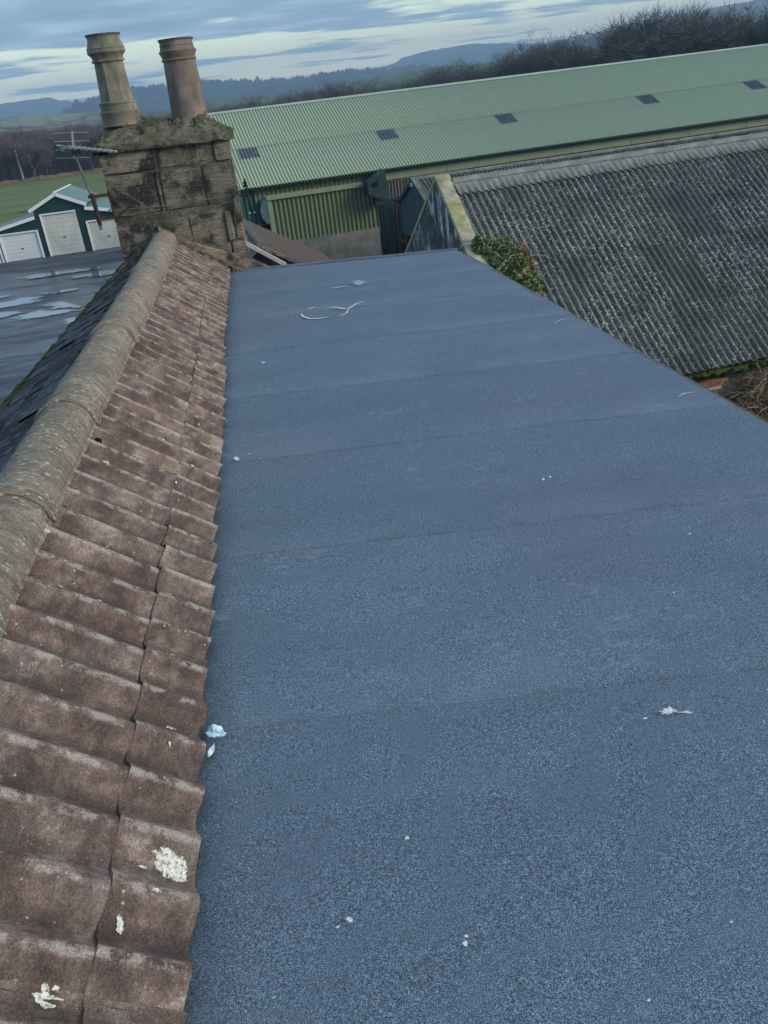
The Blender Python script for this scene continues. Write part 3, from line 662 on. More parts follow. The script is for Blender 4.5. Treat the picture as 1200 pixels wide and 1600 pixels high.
# --- slated slope on the far side
LT = R(27); rp = Vector((-.955, 0, .300)); S0 = Vector((-math.cos(LT), 0, -math.sin(LT)))
def eave_x(y): return -1.76 + max(0, (y - 4.5)) * .078
sl_len = 1.0; slate_w = .26; expo = .165
sm_ = M(); sm_.grid(1, 2, lambda u, v: ((u - .5) * (slate_w - .016), v * .24, .016 * (1 - v) - .008)); sm_.add([(-.122, 0, .008), (.122, 0, .008), (.122, 0, -.012), (-.122, 0, -.012)], [(0, 1, 2, 3)])
slate_mesh = sm_.mesh('slate', SLATE)
axS, ayS, azS = Vector((0, 1, 0)), -S0, Vector((-math.sin(LT), 0, math.cos(LT)))
for r_ in range(6):
    y = -1.4 + (r_ % 2) * slate_w / 2
    while y < 8.1:
        d = .06 + expo * (r_ + 1); p = Vector((rp.x, y, rp.z)) + S0 * d
        if p.x > eave_x(y) - .02 and y > 1.8:
            inst('slate', slate_mesh, FB, mtx=frame(p - fo + azS * (.004 + rng.uniform(0, .008)), axS, ayS, azS) @ Matrix.Rotation(rng.uniform(-.05, .05), 4, 'Z') @ Matrix.Rotation(rng.uniform(-.03, .03), 4, 'Y'))
        y += slate_w
m = M(); m.prism([(-.95, -1.5, .285), (-1.78, -1.5, -.14), (-1.78, -1.5, -.24), (-.95, -1.5, .2)], (0, 5.9, 0)); m.prism([(-.95, 4.4, .285), (-1.77, 4.4, -.135), (-1.77, 4.4, -.24), (-.95, 4.4, .2)], (0, .001, 0)); m.build('slate_boarding', DARK, FB, off=fo)
m = M(); m.add([(-.95, 4.4, .284), (-1.76, 4.4, -.13), (-1.45, 8.4, .03), (-.95, 8.15, .284), (-1.76, 4.4, -.25), (-1.45, 8.4, -.1)], [(0, 3, 2, 1), (1, 2, 5, 4)]); m.build('slate_boarding', DARK, FB, off=fo)
m = M()
def mossfn(u, v):
    y = 2.0 + 6.9 * u; x = eave_x(y) - .035 + .10 * v + .02 * nz(y * 6, v * 2); s = (abs(x) - .955) / math.cos(LT)
    return (x, y, rp.z - s * math.sin(LT) + .008 + .028 * math.sin(math.pi * v) * (.5 + fbm(y * 7, v * 2)) - (.05 if v == 0 else 0))
m.grid(240, 5, mossfn); m.build('eave_moss', MOSS, FB, True, fo)

# --- verge fillet of rough mortar and stone across the end of the brown roof, barge board
def fillet(x0, z0, x1, z1, y0, y1, n_, name, seed, hgt=.07):
    m = M()
    def fn(u, v):
        x = x0 + (x1 - x0) * u; z = z0 + (z1 - z0) * u; t = math.pi * v
        return (x + .018 * nz(u * 30, v * 3, seed), (y0 + y1) / 2 - (y1 - y0) / 2 * math.cos(t) + .02 * nz(u * 18, v * 2, seed), z + hgt * math.sin(t) ** .6 * (1 + .6 * fbm(u * 11, v * 2, seed)) - (.10 if v in (0, 1) else 0))
    m.grid(n_, 7, fn); return m.build(name, MORTAR, FB, True, fo)
fillet(-.90, .44, .10, -.24, 8.08, 8.30, 80, 'verge_mortar', 1, .04)
fillet(-.90, .44, -1.42, .06, 8.08, 8.30, 50, 'verge_mortar', 2, .03)
m = M(); m.bar((-.16, 8.27, .225), (.19, 8.27, -.03), .045, .035); m.build('barge_board', PALEW, FB, off=fo)
m = M(); m.prism([(-1.40, 8.10, YZ), (.16, 8.10, YZ), (.16, 8.10, -.10), (-.18, 8.10, .12), (-.88, 8.10, .40), (-1.4, 8.10, .02)], (0, .16, 0)); m.build('gable_wall', STONE, FB, off=fo)
m = M(); m.box(-.385, -.33, 8.02, 8.10, .01, .045); m.box(-.36, -.31, 8.06, 8.11, .02, .06); m.build('lead_flap', BLACK, FB, off=fo)

# --- chimney
CH = bpy.data.objects.new('chimney', None); sc.collection.objects.link(CH); CH.parent = FB; CH.location = Vector((-.71, 8.45, 0)) - fo
co = Vector((-.71, 8.45, 0))
m = M(); m.box(-1.268, -.157, 8.206, 8.755, -1.2, 1.12); m.build('chimney_core', MORTAR, CH, off=co)
def stone(x0, x1, y0, y1, z0, z1, seed, axis='y'):
    m = M(); n_ = 9; cx, cy, cz = (x0 + x1) / 2, (y0 + y1) / 2, (z0 + z1) / 2; hx, hy, hz = (x1 - x0) / 2, (y1 - y0) / 2, (z1 - z0) / 2
    faces = [((0, -1, 0), (1, 0, 0), (0, 0, 1)), ((0, 1, 0), (-1, 0, 0), (0, 0, 1)), ((1, 0, 0), (0, 1, 0), (0, 0, 1)), ((-1, 0, 0), (0, -1, 0), (0, 0, 1)), ((0, 0, 1), (1, 0, 0), (0, 1, 0)), ((0, 0, -1), (1, 0, 0), (0, -1, 0))]
    for nn, uu, vv in faces:
        def fn(u, v):
            q = Vector(nn) + Vector(uu) * (2 * u - 1) + Vector(vv) * (2 * v - 1); p = Vector((cx + q.x * hx, cy + q.y * hy, cz + q.z * hz))
            inner = Vector((cx + q.x * max(hx - .016, .001), cy + q.y * max(hy - .016, .001), cz + q.z * max(hz - .016, .001)))
            e_ = (p - inner); e_ = e_.normalized() * .016 if e_.length > .016 else e_
            p = inner + e_; d = .014 * fbm(p.x * 6 + seed, p.y * 6, p.z * 9, 4)
            p += Vector(nn) * (d if max(abs(2 * u - 1), abs(2 * v - 1)) < .99 else d * .2)
            return p
        m.grid(n_ if hz > .06 else 5, n_ if hz > .06 else 3, fn)
    return m.build('stone', STONE, CH, True, co)
X0, X1 = -1.285, -.14
courses = [(.955, 1.13, [X0, -.80, -.555, -.285, X1]), (.60, .948, [X0, -.845, -.80, -.42, X1]), (.545, .592, [X0, -.78, -.42, X1]), (.27, .538, [X0, -.96, -.62, -.30, -.225, X1]), (.0, .263, [X0, -.95, -.55, -.28, X1]), (-.30, -.008, [X0, -.8, -.4, X1])]
sd = 0
for z0, z1, xs in courses:
    for i, (a_, b_) in enumerate(zip(xs, xs[1:])):
        sd += 7.3; pr = rng.uniform(-.008, .012) - (.022 if .9 < z0 and i == 2 else 0)
        if z0 == .545: pr = -.02
        stone(a_ + .004, b_ - .004, 8.19 - pr, 8.44, z0 + .003, z1 - .003, sd)
    for xa, xb in ((X0, -1.10), (-.33, X1)):
        sd += 5.1; stone(xa, xb, 8.45, 8.775, z0 + .003, z1 - .003, sd)
# capping slab and crumbling flaunching
m = M()
def slab(u, v):     # closed skirt profile: v up the side, rounded corners by superellipse
    t = 2 * math.pi * u; c_, s_ = math.cos(t), math.sin(t); sx = abs(c_) ** .22 * (1 if c_ > 0 else -1); sy = abs(s_) ** .22 * (1 if s_ > 0 else -1)
    w_ = [1.0, 1.035, 1.04, 1.0, .93, .86][int(round(v * 5))]; z = [1.125, 1.128, 1.185, 1.20, 1.225, 1.25][int(round(v * 5))]
    return (-.715 + .60 * sx * w_ + .012 * nz(t * 6, v * 3), 8.482 + .325 * sy * w_ + .010 * nz(t * 7, v * 3, 3), z + .028 * fbm(sx * 4, sy * 3, v * 2))
m.grid(96, 5, slab); m.add([(-1.3, 8.16, 1.128), (-.12, 8.16, 1.128), (-.12, 8.81, 1.128), (-1.3, 8.81, 1.128)], [(0, 3, 2, 1)]); m.build('coping_slab', MORTAR, CH, True, co)
m = M()
def flz(x, y):
    ex_ = (max(0, 1 - abs((x + .715) / .565) ** 2.6) * max(0, 1 - abs((y - 8.482) / .30) ** 2.2)) ** .8
    pl_ = math.exp(-(((x + 1.04) ** 2 + (y - 8.47) ** 2) / .035)); pr_ = math.exp(-(((x + .44) ** 2 + (y - 8.47) ** 2) / .035))
    return 1.195 + .10 * ex_ + .12 * pl_ + .09 * pr_ + .030 * fbm(x * 7, y * 7, 0, 5) * (ex_ > 0) + (.05 * (1 if nz(x * 5, y * 5, 9) > .1 else 0) * (ex_ ** .5))
m.grid(84, 46, lambda u, v: (-.715 + .565 * (2 * u - 1), 8.482 + .30 * (2 * v - 1), flz(-.715 + .565 * (2 * u - 1), 8.482 + .30 * (2 * v - 1)) - (.06 if u in (0, 1) or v in (0, 1) else 0))); m.build('flaunching', MORTAR, CH, True, co)
for i in range(90):
    x = -.715 + rng.uniform(-.52, .52); y = 8.48 + rng.uniform(-.28, .05); s_ = rng.uniform(.012, .034)
    m = M(); vs = [(x + s_ * rng.uniform(.6, 1.2) * a, y + s_ * rng.uniform(.6, 1.2) * b, flz(x, y) + s_ * .5 * c_ + rng.uniform(-.004, .004)) for a, b, c_ in ((-1, -1, -1), (1, -1, -1), (1, 1, -1), (-1, 1, -1), (-.7, -.7, 1), (.8, -.6, 1), (.6, .8, 1), (-.8, .6, 1))]
    m.add(vs, [(0, 3, 2, 1), (4, 5, 6, 7), (0, 1, 5, 4), (1, 2, 6, 5), (2, 3, 7, 6), (3, 0, 4, 7)]); m.build('mortar_chunk', MORTAR, CH, False, co)
def lathe(cx, cy, prof_, n_, ax=0, ay=0, facets=None, closed=False):
    m = M(); k0 = 0
    def fn(u, v):
        i = v * (len(prof_) - 1); r_, z = prof_[int(round(i))]; t = 2 * math.pi * u; q = 1
        if facets and r_ < facets[1] and z > facets[2] and z < facets[3]:
            a_ = math.pi / facets[0]; tt = (t + facets[4]) % (2 * a_) - a_; q = math.cos(a_) / math.cos(tt) * 1.045
        return (cx + ax * (z - prof_[0][1]) + r_ * q * math.cos(t), cy + ay * (z - prof_[0][1]) + r_ * q * math.sin(t), z)
    m.grid(n_, len(prof_) - 1, fn); return m
pL = [(.170, 1.33), (.168, 1.425), (.172, 1.43), (.172, 1.445), (.160, 1.45), (.158, 1.50), (.163, 1.505), (.163, 1.518), (.143, 1.53), (.138, 1.62), (.132, 1.72), (.126, 1.825), (.124, 1.83), (.140, 1.833), (.140, 1.848), (.128, 1.853), (.134, 1.87), (.146, 1.887), (.160, 1.90), (.162, 1.918), (.158, 1.925), (.161, 1.935), (.150, 1.955), (.140, 1.985), (.134, 2.01), (.137, 2.02), (.137, 2.03), (.118, 2.03), (.112, 1.9), (.11, 1.6)]
o = lathe(-1.045, 8.47, pL, 64, .0, 0, (8, .145, 1.528, 1.826, .30)); o.build('chimney_pot', POTM, CH, True, co)
pR = [(.158, 1.31), (.156, 1.38), (.152, 1.5), (.146, 1.65), (.140, 1.778), (.152, 1.782), (.152, 1.795), (.140, 1.80), (.146, 1.815), (.160, 1.842), (.164, 1.855), (.150, 1.864), (.146, 1.88), (.142, 1.89), (.146, 1.895), (.142, 1.91), (.142, 1.935), (.122, 1.935), (.115, 1.8), (.11, 1.5)]
o = lathe(-.445, 8.47, pR, 56); o.build('chimney_pot', POT, CH, True, co)
for cx, z, r_, sd_ in ((-1.045, 2.03, .140, 1), (-.445, 1.935, .146, 5)):     # ragged remains of metal caps on the rims
    m = M(); n_ = 40
    m.grid(n_, 1, lambda u, v: (cx + (r_ + .008 * v + .01 * max(0, nz(u * 22, sd_))) * math.cos(2 * math.pi * u), 8.47 + (r_ + .008 * v) * math.sin(2 * math.pi * u), z - .004 + .016 * v + (.012 * nz(u * 40, sd_) if v else 0)))
    m.add([(cx - r_ - .045, 8.45, z + .002), (cx - r_ + .02, 8.42, z + .008), (cx - r_ + .02, 8.46, z + .010)], [(0, 1, 2)])
    m.build('pot_rim_flashing', STEEL, CH, False, co)

# --- white lichen growths on the brown sheets
k = Mt('white_lichen', .95, .1); k.l(k.rng(k.math('ADD', k.math('MULTIPLY', k.attr('hgt'), .5), k.math('SUBTRACT', k.noise(170, 5, .75), .5)), -.02, .05), k.b.inputs['Alpha']); k.col(k.ramp(k.noise(120, 4, .7), [(.38, (.20, .17, .13)), (.5, (.60, .60, .52)), (.65, (.80, .80, .72))])); WLI = k.m
def brown_z(x, y, lower):
    yy = 8.12 - y; c_ = math.cos(2 * math.pi * (yy / P_ + .35 + (.03 if lower else 0))); return slope_pt(x) + ct * 0 + (.0195 * c_ + (.0045 if lower else -.004)) / ct
def onslope(px, lower):  # height function for splats on the slope
    return lambda X, Y: brown_z(X, Y, lower)
def lich(x, y, a_, b_, seed, lower, mat=None, nm='lichen_patch'):
    m = M(); n_ = 26; rings = 4; fzz = onslope(x, lower); vs = [(x, y, fzz(x, y) + .004)]
    for r_ in range(1, rings + 1):
        for j in range(n_):
            t = 2 * math.pi * j / n_; q = (1 + .55 * nz(math.cos(t) * 2 + seed, math.sin(t) * 2, seed) + .35 * nz(math.cos(t) * 7, math.sin(t) * 7, seed)) * r_ / rings
            X = x + a_ * q * math.cos(t); Y = y + b_ * q * math.sin(t); vs.append((X, Y, fzz(X, Y) + (.004 if r_ < rings else .0015)))
    fs = [(0, 1 + j, 1 + (j + 1) % n_) for j in range(n_)]
    for r_ in range(rings - 1):
        for j in range(n_):
            a = 1 + r_ * n_ + j; b = 1 + r_ * n_ + (j + 1) % n_; fs.append((a, a + n_, b + n_, b))
    m.add(vs, fs); m.h = [1] + [1 - r_ / rings for r_ in range(1, rings + 1) for _ in range(n_)]; return m.build(nm, mat or WLI, FB, True, fo)
lich(-.392, 1.245, .030, .026, 3, True); lich(-.372, 1.235, .010, .020, 9, True); lich(-.545, .935, .022, .020, 5, False); lich(-.462, 1.09, .006, .016, 6, True); lich(-.40, 1.15, .008, .006, 7, True); lich(-.418, 1.655, .010, .006, 8, True)
for i in range(26):
    lo = rng.random() < .5; x = rng.uniform(-.49, -.38) if lo else rng.uniform(-.74, -.53); lich(x, rng.uniform(.8, 4.5) ** 1.0, rng.uniform(.002, .008), rng.uniform(.002, .006), 30 + i, lo)

# small loose things on the roofs
PALEST = simple('pale_mortar_crumb', (.50, .46, .40), .2, 40, .9, .1)
def crumb(label, p, s_, stretch, rz, mat, name='mortar_crumb', group='pale crumbs lying on the brown roof', cat='mortar crumb'):
    m = M(); r = random.Random(hash(p) & 255); n1_, n2_ = 7, 5
    m.grid(n1_, n2_, lambda u, v: (stretch * s_ * math.sin(math.pi * v) * math.cos(2 * math.pi * u) * (1 + .35 * nz(u * 3 % 3, v * 4, p[1] * 9)), s_ * math.sin(math.pi * v) * math.sin(2 * math.pi * u) * (1 + .35 * nz(u * 3 % 3, v * 5, p[0] * 9)), .55 * s_ * -math.cos(math.pi * v)))
    o = m.build(name, mat, None, False, (0, 0, 0)); o.location = p; o.rotation_euler = (0, TH if p[0] < -.35 else 0, rz)
    return tag(o, label, cat, group)
def cr(label, x, y, s_, stretch, rz, lower=False): crumb(label, (x, y, brown_z(x, y, lower) + s_ * .4), s_, stretch, rz, PALEST)
cr('long pale crumb beside the hole under the ridge capping', -.695, 2.93, .011, 1.9, 1.0)
cr('squarish pale crumb lodged against the lower edge of the ridge capping', -.765, 2.30, .012, 1.2, .4)
cr('small pale crumb on the brown sheets, the one closer to the ridge of the pair', -.703, 2.07, .010, 1.3, .8)
cr('bone-shaped pale crumb in a trough of the brown sheets', -.616, 2.07, .008, 2.4, 1.3)
# dark hole broken out below the capping
m = M(); x_, y_ = -.740, 3.08; m.tube([(x_, y_, brown_z(x_, y_, False) + .0), (x_ + .01, y_, brown_z(x_, y_, False) + .016)], [.017, .012], 9); m.build('broken_hole', DARK, FB, True, fo)
# feather and scrap by the eave
k = Mt('pale_blue_plastic', .4, .4); k.col(k.ramp(k.noise(60, 3), [(.35, (.34, .55, .62)), (.65, (.70, .84, .86))])); BLUEP = k.m
m = M(); m.grid(12, 8, lambda u, v: ((u - .5) * .046 + .006 * nz(v * 4, u * 3, 2), (v - .5) * .030 * (1 - .5 * abs(2 * u - 1) ** 2) + .008 * nz(u * 5, 3, v * 2), .012 * math.sin(u * 5) * (v - .2) + .010 * abs(v - .5) * 2 + .004 * nz(u * 7, v * 7)))
o = m.build('plastic_scrap', BLUEP, None, True, (0, 0, 0)); o.location = (-.315, 1.655, .022); o.rotation_euler = (.35, .1, -.45); s_ = o.modifiers.new('t', 'SOLIDIFY'); s_.thickness = .001
tag(o, 'crumpled pale blue plastic scrap on the felt beside the scalloped eave', 'scrap')
m = M(); m.grid(6, 10, lambda u, v: ((u - .5) * .014 * math.sin(math.pi * min(1, v + .08)), (v - .5) * .040, .004 * nz(u * 4, v * 6)))
o = m.build('feather', BLUEP, None, True, (0, 0, 0)); o.location = (-.326, 1.605, .016); o.rotation_euler = (.2, .5, -.35); s_ = o.modifiers.new('t', 'SOLIDIFY'); s_.thickness = .001
tag(o, 'small pale feather tucked under the edge of the corrugated eave', 'feather')

# --- television aerial on its bracket, strapped to the chimney
AE = thing('television_aerial', 'aluminium television aerial on a thin mast at the left side of the chimney', 'aerial', (-1.40, 8.15, .50))
m = M(); m.tube([(-1.395, 8.12, .52), (-1.405, 8.12, .80), (-1.45, 8.12, 1.10), (-1.465, 8.12, 1.22)], [.013, .013, .010, .010], 8); m.build('mast', STEEL, AE, True)
m = M(); m.tube([(-1.395, 8.12, .56), (-1.40, 8.12, .83)], .019, 8); m.build('mast_socket', RUST, AE, True)
m = M(); m.tube([(-1.60, 8.20, 1.24), (-1.05, 7.72, 1.15)], .008, 6); m.build('boom', ALU, AE, True)
for i in range(9):
    t = .22 + .09 * i; c_ = Vector((-1.60, 8.20, 1.24)).lerp(Vector((-1.05, 7.72, 1.15)), t); m = M(); dv = Vector((.30, .34, .03)) * (.16 - .008 * i); m.tube([c_ - dv, c_ + dv], .0028, 5); m.build('director', ALU, AE, True)
m = M(); m.bar((-1.475, 8.15, 1.12), (-1.435, 8.15, 1.34), .012, .016); m.build('reflector_post', ALU, AE)
for i in range(4):
    z = 1.335 - .065 * i; m = M(); m.tube([(-1.60 - .008 * i, 8.16, z + .002), (-1.30 - .012 * i, 8.14, z - .022)], .0032, 5); m.build('reflector_rod', ALU, AE, True)
m = M(); m.box(-1.555, -1.475, 8.10, 8.15, 1.19, 1.235); m.build('junction_box', STEEL, AE)
m = M(); m.box(-1.475, -1.395, 8.09, 8.13, 1.155, 1.195); m.build('clamp', BLACK, AE)
BK = thing('aerial_bracket', 'rusty steel bracket strapped round the stone chimney holding the aerial mast', 'bracket', (-1.30, 8.16, .52))
m = M(); m.bar((-1.44, 8.13, .805), (-1.26, 8.16, .800), .020, .026); m.build('upper_arm', RUST, BK)
m = M(); m.bar((-1.42, 8.13, .615), (-1.24, 8.16, .610), .020, .026); m.build('lower_arm', RUST, BK)
m = M(); m.bar((-1.262, 8.162, .56), (-1.262, 8.162, .83), .040, .010); m.build('corner_plate', RUST, BK)
m = M(); m.bar((-1.262, 8.15, .80), (-1.10, 8.155, .68), .014, .014); m.bar((-1.10, 8.155, .68), (-1.262, 8.15, .60), .014, .014); m.build('brace', RUST, BK)
for z in (.69, .635):
    m = M(); m.tube([(-1.30, 8.16, z - .02), (-1.1, 8.155, z - .03), (-.7, 8.16, z - .045), (-.125, 8.165, z - .03), (-.12, 8.80, z - .03), (-1.31, 8.80, z - .02), (-1.30, 8.16, z - .02)], .0045, 5, False); m.build('strap', STEEL, BK)
m = M(); m.box(-.185, -.13, 8.145, 8.165, .53, .74); m.build('strap_plate', STONE, BK)
WI = thing('steel_wire', 'thin wire slanting across the chimney face from its left edge', 'wire', (-1.28, 8.15, 1.0))
m = M(); m.tube([(-1.285, 8.15, .94), (-1.12, 8.12, .80), (-.86, 8.13, .58)], .0028, 5, False); m.build('strand', STEEL, WI)
IN = thing('insulator_bracket', 'iron bracket with black ceramic insulators on the right side of the chimney', 'insulator', (-.10, 8.30, .45))
m = M(); m.tube([(-.15, 8.25, .64), (-.06, 8.25, .655), (-.055, 8.25, .72)], .007, 6); m.tube([(-.055, 8.25, .66), (-.035, 8.25, .50)], .008, 6); m.tube([(-.055, 8.25, .70), (-.02, 8.22, .69), (.03, 8.2, .66)], .004, 5); m.build('iron_arm', RUST, IN, True)
for (x, z, s_) in ((-.06, .735, 1), (-.04, .495, .9)):
    m = lathe(x, 8.25, [(.004, z - .03 * s_), (.022 * s_, z - .028 * s_), (.024 * s_, z - .012 * s_), (.012 * s_, z - .006 * s_), (.018 * s_, z + .004 * s_), (.020 * s_, z + .014 * s_), (.009 * s_, z + .02 * s_), (.012 * s_, z + .034 * s_), (.002, z + .045 * s_)], 14); m.build('insulator', BLACK, IN, True)
m = M(); m.box(-.075, -.015, 8.235, 8.265, .475, .487); m.build('end_clip', ALU, IN)

# ================================================================== green barn
AZB = -6.5
BN = thing('green_barn', 'long agricultural barn with pale green corrugated roof and olive cladding beyond the yard', 'barn', (20, 40, YZ), AZB)
bo = Vector(OFF[BN.name]); BT = math.atan2(1.05 + 1.84, 44.6 - 37.55); bl = math.hypot(2.89, 7.05)
exB = Vector((1, 0, 0)); dB = Vector((0, -math.cos(BT), -math.sin(BT))); nB = Vector((0, -math.sin(BT), math.cos(BT)))
RP = .1463; SW = 6 * RP; r0 = 3.38; ns = 52; half = bl * .512
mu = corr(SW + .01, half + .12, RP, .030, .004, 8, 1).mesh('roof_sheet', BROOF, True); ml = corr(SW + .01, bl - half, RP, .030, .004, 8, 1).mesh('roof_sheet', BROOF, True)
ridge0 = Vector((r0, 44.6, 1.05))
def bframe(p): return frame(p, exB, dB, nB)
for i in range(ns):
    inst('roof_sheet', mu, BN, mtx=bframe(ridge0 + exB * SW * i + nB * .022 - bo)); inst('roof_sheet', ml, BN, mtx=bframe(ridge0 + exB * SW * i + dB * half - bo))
rl = corr(SW * .98, 1.05, RP, .030, .004, 8, 1).mesh('rooflight', RLIGHT, True)
for r_ in (4.32, 10.72, 16.62, 24.0, 30.0, 37.5, 44):
    i = round((r_ - r0) / RP); inst('rooflight', rl, BN, mtx=bframe(ridge0 + exB * RP * i + dB * (half + .03) + nB * .010 - bo))
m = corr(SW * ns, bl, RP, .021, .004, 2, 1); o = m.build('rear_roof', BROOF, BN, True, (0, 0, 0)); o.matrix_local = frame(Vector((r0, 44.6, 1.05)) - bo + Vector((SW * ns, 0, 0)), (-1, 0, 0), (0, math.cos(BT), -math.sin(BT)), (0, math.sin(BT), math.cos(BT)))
m = M(); L0, L1 = r0 - .05, r0 + SW * ns
m.prism([(L0, 44.40, 1.02), (L0, 44.56, 1.105), (L0, 44.64, 1.105), (L0, 44.80, 1.02)], (L1 - L0, 0, 0)); m.build('ridge_flashing', OLIVE2, BN)
# walls: vertical ribbed cladding sheets
wz0, wz1 = -2.30, -1.80
def wall_sheets(xa, xb, y, za, zb, mat, name, pitch=.20, amp=.018, parent=None, spp=8, seg=5, boxp='box'):
    SWW = pitch * seg; me = corr(SWW, zb - za, pitch, amp, .004, spp, 1, prof_=boxp).mesh(name, mat, True); n_ = int(math.ceil((xb - xa) / SWW))
    for i in range(n_): inst(name, me, parent, mtx=frame(Vector((xa + i * SWW, y, zb)) - Vector(OFF[parent.name]), (1, 0, 0), (0, 0, -1), (0, -1, 0)))
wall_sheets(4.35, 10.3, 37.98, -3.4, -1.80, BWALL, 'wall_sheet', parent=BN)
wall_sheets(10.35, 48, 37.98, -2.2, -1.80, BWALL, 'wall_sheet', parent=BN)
m = M(); m.box(r0 + .4, L1 - .4, 38.05, 51, YZ, -1.95); m.prism([(r0 + .4, 38.1, -1.96), (r0 + .4, 51.1, -1.96), (r0 + .4, 44.6, .95)], (L1 - r0 - .8, 0, 0)); m.build('barn_body', DKGRN, BN)
wall_sheets(3.75, 4.3, 38.02, YZ, -1.9, DKGRN, 'wall_sheet', parent=BN, seg=3)
m = M(); m.box(4.36, 4.60, 37.90, 38.0, YZ, -2.5); m.build('corner_post', TEAL, BN)
m = M(); m.box(9.98, L1, 37.86, 37.93, -2.33, -1.985); m.build('wall_flashing', OLIVE, BN)
for i in range(12):
    m = M(); x = 9.98 + 3.05 * i; m.box(x - .03, x + .03, 37.845, 37.862, -2.325, -1.99); m.build('flashing_joint', OLIVE, BN)
m = M(); m.box(L0 + .1, L1, 37.62, 37.66, -1.93, -1.88); m.build('eaves_filler', DKGRN, BN)
# large sliding door hanging on its rail
SD = thing('sliding_barn_door', 'wide olive ribbed sliding door hanging from a rail on the barn wall above stained concrete', 'door', (7, 37.6, YZ), AZB)
m = M(); m.box(4.78, 9.25, 37.60, 37.82, -2.43, -2.24); m.build('rail', OLIVE, SD)
wall_sheets(4.95, 9.2, 37.72, -4.40, -2.43, BWALL, 'door_sheet', pitch=.195, amp=.030, parent=SD)
m = M(); m.box(4.80, 4.98, 37.66, 37.80, -4.35, -2.40); m.build('door_stile', OLIVE, SD)
m = M(); m.prism([(4.80, 37.62, -2.34), (4.58, 37.7, -2.42), (4.46, 37.75, -2.80), (4.50, 37.75, -3.12), (4.66, 37.7, -3.36), (4.82, 37.64, -3.40)], (0, .05, 0)); m.build('pale_end_panel', simple('pale_blue_sheet', (.12, .19, .20), .15, 2, .5), SD)
m = M(); m.box(4.40, 4.80, 37.88, 37.96, -4.6, -3.3); m.build('dark_gap', DARK, SD)
PW = thing('plinth_wall', 'stained rendered concrete wall below the olive barn door', 'wall', (7, 37.6, YZ), AZB)
m = M(); m.grid(30, 10, lambda u, v: (5.0 + 4.56 * u, 37.62 + .03 * nz(u * 9, v * 4), YZ + (4.30 + 0 - 2.55 + 0) * v * 1.0 + 0 * u)); m.box(5.0, 9.56, 37.66, 38.0, YZ, -4.24); m.build('render', CONC, PW, True)
m = M(); m.box(5.0, 9.56, 37.58, 37.66, YZ, -4.22); m.build('render_face', CONC, PW)
# asbestos clad lean-to wall between the door and the low roof
LW = thing('clad_wall', 'rough grey corrugated cladding below the barn flashing behind the blue-green gable', 'wall', (11, 37.8, YZ), AZB)
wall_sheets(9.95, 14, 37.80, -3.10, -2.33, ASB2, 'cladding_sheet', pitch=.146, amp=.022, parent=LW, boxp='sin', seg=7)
m = M(); m.box(9.6, 14, 37.84, 37.97, YZ, -2.4); m.build('backing', DARK, LW)
HD = thing('intake_hood', 'dull teal boarded hood with a dark hatch beside the olive door', 'hood', (9.5, 37.3, -3), AZB)
m = M(); m.prism([(9.06, 36.9, -2.22), (9.88, 36.9, -1.80), (10.04, 36.9, -3.10), (9.55, 36.9, -2.98), (9.12, 36.9, -2.78)], (0, .85, 0)); m.build('hood_shell', TEAL, HD)
m = M(); m.prism([(9.25, 36.88, -2.30), (9.52, 36.88, -2.20), (9.54, 36.88, -2.42), (9.27, 36.88, -2.46)], (0, .015, 0)); m.build('hatch', DARK, HD)
m = M(); m.tube([(9.05, 36.86, -2.62), (9.35, 36.7, -2.84), (9.8, 36.5, -2.95), (10.35, 36.3, -3.02)], .04, 6); m.build('hood_lip', TEAL, HD)
DF = thing('leaning_door', 'dark teal door leaf with a rusty brown braced frame standing ajar in the gap', 'door', (9.3, 35.8, YZ), AZB)
m = M(); m.prism([(9.08, 35.6, -2.86), (9.80, 35.5, -2.94), (9.65, 35.5, -5.6), (9.15, 35.6, -5.6)], (0, .06, 0)); m.build('door_leaf', TEAL, DF)
for i in range(5):
    m = M(); m.bar((9.21 + .12 * i, 35.58, -3.02), (9.21 + .1 * i, 35.58, -5.55), .085, .018); m.build('door_board', TEAL, DF)
m = M()
m.bar((9.82, 35.35, -3.02), (9.78, 35.35, -5.6), .08, .05); m.bar((10.12, 35.2, -3.04), (10.04, 35.2, -5.6), .08, .05); m.build('frame_post', RUSTW, DF)
m = M(); m.bar((9.8, 35.32, -3.10), (10.12, 35.18, -3.12), .05, .10); m.bar((9.8, 35.32, -4.55), (10.10, 35.18, -4.58), .05, .16); m.build('frame_rail', RUSTW, DF)
m = M(); m.bar((9.82, 35.30, -4.4), (10.1, 35.16, -3.25), .04, .05); m.build('brace', RUSTW, DF)
CB = thing('slack_cable', 'thin pale cable sagging across the front of the olive sliding door', 'cable', (7, 37, -2.5), AZB)
m = M(); m.tube([(4.2 + 5.0 * t, 36.9, -3.25 + .42 * t ** 1.5 - .12 * math.sin(math.pi * t)) for t in np.linspace(0, 1, 14)], .005, 4); m.build('strand', STEEL, CB)

